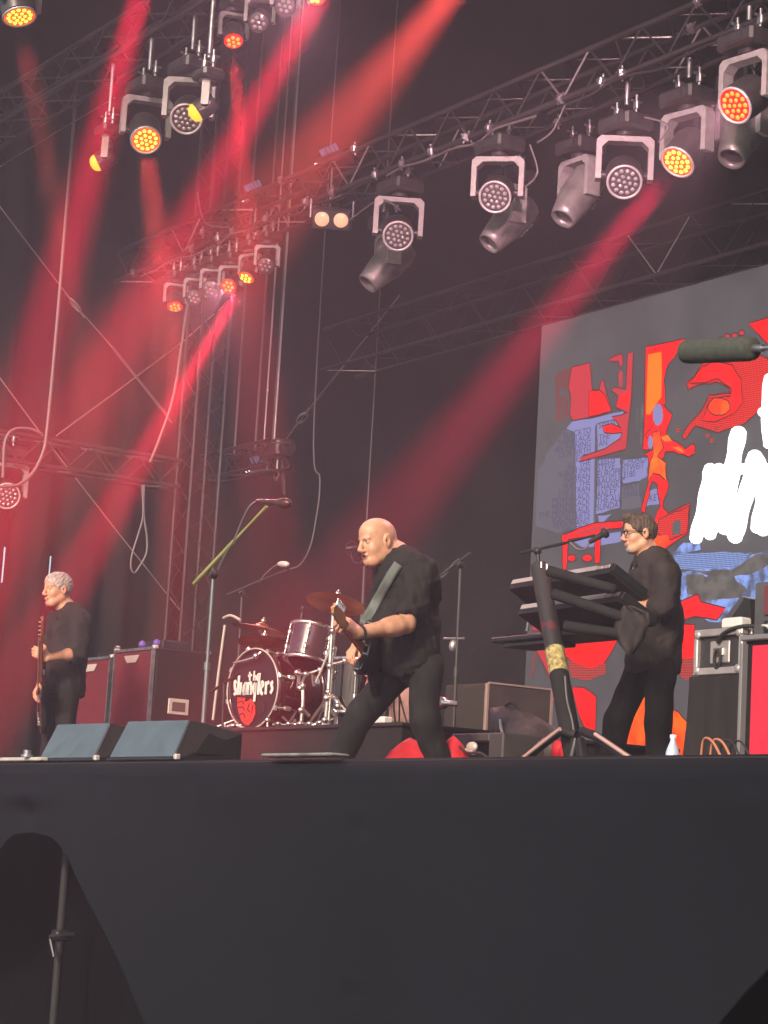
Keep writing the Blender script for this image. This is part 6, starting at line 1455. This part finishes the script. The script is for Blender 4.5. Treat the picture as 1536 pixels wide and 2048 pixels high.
per1, body1, shirt1, _ = person('bald man in black T-shirt and jeans leaning forward playing an electric guitar', J1, fr1, 28, 22, BLKTEE, BLKPANT,
    dict(cd=.15, cw=.19, bd=.175, bw=.185, ua=.060, ea=.050, fa=.053, wa=.036, nk=.066, mouth=1.6, heavy=.008, sleeve=.72, cuff=.088, open=.075, hemr=.16, hemn=(-.05, .1, -1), th=.100, kn=.080, cf=.075, seed=3, brow=False, wf=15,
         hands=[((J1['wr_n'], hn, RGT * -.25 + UPC * -.6 + FWD * .5, UPC), dict(s=1.08, curl=(.65, 1.0, .8), thumb=(.8, .5, .1))),
                ((J1['wr_f'], hf, RGT * .4 - UPC * .3 + FWD * .3, UPC), dict(s=1.0, curl=(.4, .7, .5), thumb=(.7, .4, .3)))]), wr=.013)
# wristband
w0, w1 = J1['wr_n'], J1['el_n']; d = (w1 - w0).normalized(); c = w0 + d * .02; Rw = frame(d)
MB().tube([c + Rw @ Vector((.040 * math.cos(a), .040 * math.sin(a), 0)) for a in [i * 6.2832 / 20 for i in range(20)]], .009, 6, closed=True).build('wristband', RUBBER, per1)

# ---------------------------------------------------------------- guitars
def guitar(name, label, B, H, nrm, scale, bodym, neckm, plate=None, bass=False):
    B = Vector(B); H = Vector(H); u = (H - B).normalized(); n = Vector(nrm); n = (n - u * n.dot(u)).normalized(); v = n.cross(u).normalized(); L = (H - B).length
    t = thing(name, label, 'guitar', B); T = lambda a, b, c=0: B + u * a * scale + v * b * scale + n * c * scale
    ol = [(.20, .03), (.26, .09), (.28, .13), (.24, .155), (.16, .135), (.08, .11), (.0, .105), (-.08, .13), (-.16, .155), (-.22, .13), (-.245, .06), (-.25, 0), (-.24, -.07), (-.20, -.14), (-.13, -.165), (-.05, -.135), (.03, -.11), (.10, -.125), (.18, -.155), (.25, -.15), (.235, -.10), (.19, -.045)]
    P = [T(a, b, -.022) for a, b in ol]; bo = MB().prism(P, n * .044 * scale).build('body', bodym, t); bv = bo.modifiers.new('b', 'BEVEL'); bv.width = .010; bv.segments = 2; bv.limit_method = 'ANGLE'
    if plate:
        P = [T(a * .72 + .02, b * .68 - .01, .0225) for a, b in ol]; MB().prism(P, n * .003).build('pickguard', plate, t)
    nl = L / scale - .17; R = Matrix((u, v, n)).transposed()
    MB().box(T((.17 + nl) / 2, 0, .022), ((nl - .17) * scale, .046 * scale, .026 * scale), R, bev=.006).build('neck', neckm, t)
    MB().box(T((.12 + nl) / 2, 0, .037), ((nl - .12) * scale, .047 * scale, .005), R).build('fretboard', mat('rosewood', (.16, .07, .035), .5, var=.2, vscale=30), t)
    for i in range(14): MB().box(T(nl - (nl - .15) * (1 - .944 ** i) * 1.6, 0, .0405), (.003, .044 * scale, .003), R).build('fret', STEEL, t)
    hs = [(nl - .01, -.024), (nl - .01, .024), (nl + .03, .040), (nl + .17, .030), (nl + .19, .005), (nl + .17, -.022), (nl + .05, -.034)]
    MB().prism([T(a, b, .012) for a, b in hs], n * .016).build('headstock', neckm, t)
    for i in range(4 if bass else 6):
        a = nl + .03 + i * (.036 if bass else .024); m = MB(); m.cyl(T(a, .02, .02), T(a, .065, .02), .005); m.ell(T(a, .068, .02), (.012, .012, .008) if bass else (.008, .008, .006)); m.cyl(T(a, .012, .028), T(a, .012, .045), .005); m.build('tuning_peg', CHROME, t)
    for i in range(4 if bass else 6):
        o_ = (i - (1.5 if bass else 2.5)) * (.010 if bass else .0072); MB().tube([T(-.14, o_ * 1.2, .040), T(nl, o_ * .8, .046)], .0012, 4).build('string', STEEL, t)
    for a in ((.02,) if bass else (.06, -.0, -.06)): MB().box(T(a, 0, .028), (.024 * scale, .085 * scale, .012), R, bev=.004).build('pickup', WHITEPL if not bass else CHROME, t)
    MB().box(T(-.14, 0, .032), (.03 * scale, .09 * scale, .014), R, bev=.003).build('bridge', CHROME, t)
    for a, b in ((-.12, -.10), (-.16, -.075)): MB().cyl(T(a, b, .024), T(a, b, .040), .011).build('knob', CHROME, t)
    return t
GB = mat('gloss_black_guitar', (.012, .012, .013), .18, coat=1.0); MAPLE = mat('maple_neck', (.48, .25, .11), .35, var=.2, vscale=12, stretch=(1, 1, 1)); MAHOG = mat('red_brown_neck', (.30, .09, .05), .35, var=.2, vscale=12)
gt1 = guitar('electric_guitar', 'black electric guitar with maple neck pointing towards us, held by the bald man', j1(752, 1322, -.12), j1(674, 1220, -.80), RGT * -.75 - FWD * .3 + UPC * .35, 1.0, GB, MAPLE)
# strap lying on the shirt, part of the guitar
bpy.context.view_layer.update()
def drape(obj, path, hw, name, material, parent, off=.008, maxjump=None):
    me = obj.data; bvh = BVHTree.FromPolygons([v.co.copy() for v in me.vertices], [tuple(p.vertices) for p in me.polygons]); L = []; last = None
    C = [p for p in curve([Vector((a, b, 0)) for a, b in path], 8)]; DS = []
    for i, c in enumerate(C):
        tt = (C[min(i + 1, len(C) - 1)] - C[max(i - 1, 0)]).normalized(); nn = Vector((-tt.y, tt.x, 0)); row = []
        for s in (-1, -.33, .33, 1):
            q = c + nn * hw * s; d = ray(q.x, q.y); h = bvh.ray_cast(CAM, d); dist = h[3] if h[0] is not None else last
            if dist is None: dist = D1
            last = dist; row.append((d, dist))
        DS.append(row)
    n_ = len(DS)
    for i in range(n_):
        md = min(r_[1] for r_ in DS[i]); sm_ = sum(min(r_[1] for r_ in DS[min(max(i + o_, 0), n_ - 1)]) for o_ in (-3, -2, -1, 0, 1, 2, 3)) / 7
        for (d, dist) in DS[i]: L.append(CAM + d * (min(dist, .5 * dist + .5 * min(md, sm_), sm_ + .03) - off))
    fs = [(i * 4 + j, i * 4 + j + 1, (i + 1) * 4 + j + 1, (i + 1) * 4 + j) for i in range(len(C) - 1) for j in range(3)]
    o = MB().add(L, fs, True).build(name, material, parent); md = o.modifiers.new('s', 'SOLIDIFY'); md.thickness = .004; md.offset = 0; return o
STRAP = mat('grey_green_strap', (.13, .15, .14), .6, var=.15, vscale=30, bump=.2, bscale=300)
drape(shirt1, [(797, 1128), (782, 1150), (762, 1186), (745, 1216), (727, 1247)], 9.5, 'strap', STRAP, gt1, .010)

# ---------------------------------------------------------------- white-haired bass player
D2 = 17.6
def j2(px, py, dz=0): return PD(px, py, D2 + dz)
fr2 = head_frame(j2(115, 1180, -.02), 36, 4, 0, 1.07)
J2 = dict(neck=j2(133, 1219, .02), chest=j2(139, 1262, .02), belly=j2(132, 1325, .02), pelvis=j2(126, 1372, .02), hem=j2(128, 1392, .02),
          sh_n=j2(160, 1243, -.13), el_n=j2(158, 1306, -.20), wr_n=j2(96, 1316, -.38), sh_f=j2(116, 1246, .18), el_f=j2(98, 1320, .26), wr_f=j2(82, 1368, .08),
          hip_n=j2(136, 1380, -.07), knee_n=j2(130, 1468, -.10), ankle_n=j2(122, 1570, -.05), hip_f=j2(112, 1380, .10), knee_f=j2(104, 1468, .08), ankle_f=j2(92, 1570, .10))
for a in ('ankle_n', 'ankle_f'): J2[a].z = DECK + .09
hn = (j2(76, 1306, -.40) - J2['wr_n']).normalized(); hf = (j2(66, 1388, .0) - J2['wr_f']).normalized()
per2, body2, shirt2, _ = person('white haired man in dark shirt with rolled sleeves playing an upright held bass', J2, fr2, 38, 0, DKSHIRT, clothmat('dark_trousers', (.016, .0135, .014)),
    dict(cd=.125, cw=.18, bd=.13, bw=.16, fa=.048, ea=.048, ua=.052, wa=.032, sleeve=.93, cuff=.068, roll=True, open=.070, closed=True, hemr=.15, seed=11, th=.095, kn=.075, cf=.068,
         hands=[((J2['wr_n'], hn, FWD * .7 - RGT * .3, UPC), dict(s=1.08, curl=(.7, 1.0, .8), thumb=(.6, .7, .1))), ((J2['wr_f'], hf, RGT * .6 - UPC * .4, UPC), dict(s=1.08, curl=(.3, .5, .4)))]), wr=.008)
def hair(fr, material, parent, up=.0, quiff=0, seed=1, side=.0, length=-.095):
    o, M = fr; s = M.col[0].length; R = np.array([[M[i][j] / s for j in range(3)] for i in range(3)]); W = lambda x, y, z: o + M @ Vector((x, y, z))
    F = Field(np.array(o) - .2 * s, np.array(o) + .2 * s, .0042 * s)
    F.ell(W(-.014, 0, .034), [(.106 + side) * s, (.082 + side) * s, (.098 + up) * s], R, .02)
    F.ell(W(.022, 0, .054), [.079 * s, .067 * s, .068 * s], R, .02)
    if quiff: F.ell(W(.055, 0, .105), [.05 * s, .05 * s, .028 * s], R, .03); F.ell(W(.075, .01, .112), [.03 * s, .04 * s, .018 * s], R, .02)
    F.wrinkle(.0012 * s, 120, seed)
    def pl(p, n, k=.008): n = Vector(n); F.plane(W(*p), (M @ n).normalized(), k)
    pl((.100, 0, .066 if not quiff else .078), (1.2, 0, -.92)); pl((.028, 0, -.004), (.83, 0, -1.0)); pl((-.05, 0, length), (.15, 0, -1))
    for y in (-1, 1): F.ell(W(-.012, y * .088, -.004), [.024 * s, .022 * s, .036 * s], R, .006, '-')
    F.wrinkle(.0026 * s, 260, seed + 2)
    return field_obj('hair', F, material, parent)
def hairmat(name, c1, c2):
    m = mat(name, c1, .55, 0, var=.6, vscale=60, bump=.8, bscale=130, col2=c2, stretch=(1, 1, .25)); return m
hair(fr2, hairmat('silver_hair', (.66, .60, .56), (.34, .29, .27)), per2, up=.004, seed=4)
gt2 = guitar('bass_guitar', 'black bass guitar with red brown neck held nearly upright by the white haired man', j2(86, 1402, -.16), j2(90, 1238, -.62), RGT * -.95 - FWD * .25 + UPC * .1, 1.05, GB, MAHOG, plate=None, bass=True)
# collar
def collar(fr, J, parent, material, r=.078, tilt=.5):
    o, M = fr; s = M.col[0].length; up = (M @ Vector((0, 0, 1))).normalized(); f = M.col[0].normalized(); c = J['neck']; vs = []; fs = []; n = 22
    left = up.cross(f).normalized()
    for i in range(n):
        a = -2.75 + i * 5.5 / (n - 1) + math.pi; dirv = f * math.cos(a) + left * math.sin(a)
        front = max(0, math.cos(a)); z0 = -.015 - .075 * front
        for j, (rr, zz) in enumerate(((r * .92, .045 - .075 * front), (r * 1.0, .055 - .075 * front), (r * 1.22, .022 - .075 * front), (r * 1.34, -.006 - .085 * front))): vs.append(c + dirv * rr + up * zz + f * .012)
    for i in range(n - 1):
        for j in range(3): fs.append((i * 4 + j, (i + 1) * 4 + j, (i + 1) * 4 + j + 1, i * 4 + j + 1))
    o = MB().add(vs, fs, True).build('collar', material, parent); md = o.modifiers.new('s', 'SOLIDIFY'); md.thickness = .005; md.offset = 0
collar(fr2, J2, per2, DKSHIRT)

# ---------------------------------------------------------------- keyboard player
D3 = 14.15
def j3(px, py, dz=0): return PD(px, py, D3 + dz)
fr3 = head_frame(j3(1279, 1069, -.02), 13, 3, 0, 1.0)
J3 = dict(neck=j3(1298, 1112, 0), chest=j3(1310, 1165, 0), belly=j3(1310, 1240, 0), pelvis=j3(1304, 1318, .02), hem=j3(1310, 1348, 0),
          sh_n=j3(1330, 1148, -.17), el_n=j3(1326, 1216, -.24), wr_n=j3(1262, 1212, -.06), sh_f=j3(1288, 1140, .18), el_f=j3(1272, 1215, .22), wr_f=j3(1222, 1196, .12),
          hip_n=j3(1322, 1330, -.08), knee_n=j3(1316, 1448, -.10), ankle_n=j3(1318, 1600, -.06), hip_f=j3(1284, 1328, .10), knee_f=j3(1236, 1440, .08), ankle_f=j3(1208, 1595, .14))
for a in ('ankle_n', 'ankle_f'): J3[a].z = DECK + .09
per3, body3, shirt3, _ = person('dark haired man in glasses and charcoal shirt standing at the keyboards', J3, fr3, 18, 4, BLKSHIRT2, clothmat('black_trousers3', (.009, .0085, .009)),
    dict(cd=.125, cw=.18, bd=.14, bw=.165, sleeve=.95, cuff=.070, roll=True, open=.070, hemr=.165, beard=True, seed=23, th=.10, kn=.082, cf=.075, fa=.048, ea=.047,
         hands=[((J3['wr_n'], RGT * -1 - UPC * .15, UPC * -1, FWD), dict(s=1.0, curl=(.3, .5, .3))), ((J3['wr_f'], RGT * -1 - UPC * .1, UPC * -1, FWD * -1), dict(s=1.0, curl=(.3, .5, .3)))]), wr=.008)
hair(fr3, hairmat('dark_brown_hair', (.13, .095, .075), (.05, .036, .028)), per3, up=.006, quiff=1, seed=9)
collar(fr3, J3, per3, clothmat('black_collar', (.02, .018, .02)))
o, M = fr3; W3 = lambda x, y, z: o + M @ Vector((x, y, z))
gl = None
m = MB()
for y in (-1, 1):
    ring = [W3(.104 - .10 * abs(.031 * y + .023 * math.cos(a) - 0) ** 1 * .35, y * .033 + .024 * math.cos(a), .004 + .019 * math.sin(a)) for a in [i * 6.2832 / 18 for i in range(18)]]
    m.tube(ring, .0032, 6, closed=True); m.tube([W3(.098, y * .057, .010), W3(.05, y * .076, .012), W3(-.012, y * .083, .010)], .0030, 6)
m.tube([W3(.108, -.010, .008), W3(.112, 0, .010), W3(.108, .010, .008)], .003, 6)
m.build('glasses', mat('black_glasses', (.012, .012, .012), .25), per3)
for k_, tz in enumerate((.03, -.06)): MB().ell(j3(1267 - k_ * 1, 1137 + k_ * 30, -.02) , (.006, .006, .006)).build('button', WHITEPL, per3) if k_ == 0 else None
# ------------------------------------------------------------------ haze that carries the beams
hm = bpy.data.materials.new('stage_haze'); hm.use_nodes = True; n = hm.node_tree.nodes; n.remove(n['Principled BSDF'])
pv = n.new('ShaderNodeVolumePrincipled'); pv.inputs['Color'].default_value = (0.86, 0.86, 0.97, 1); pv.inputs['Density'].default_value = 0.0072; pv.inputs['Anisotropy'].default_value = 0.35
hm.node_tree.links.new(pv.outputs[0], n['Material Output'].inputs['Volume'])
hz = MB().box((-6, 0, 5.45), (1000, 1000, 13.1)).build('haze', hm, kind='stuff')
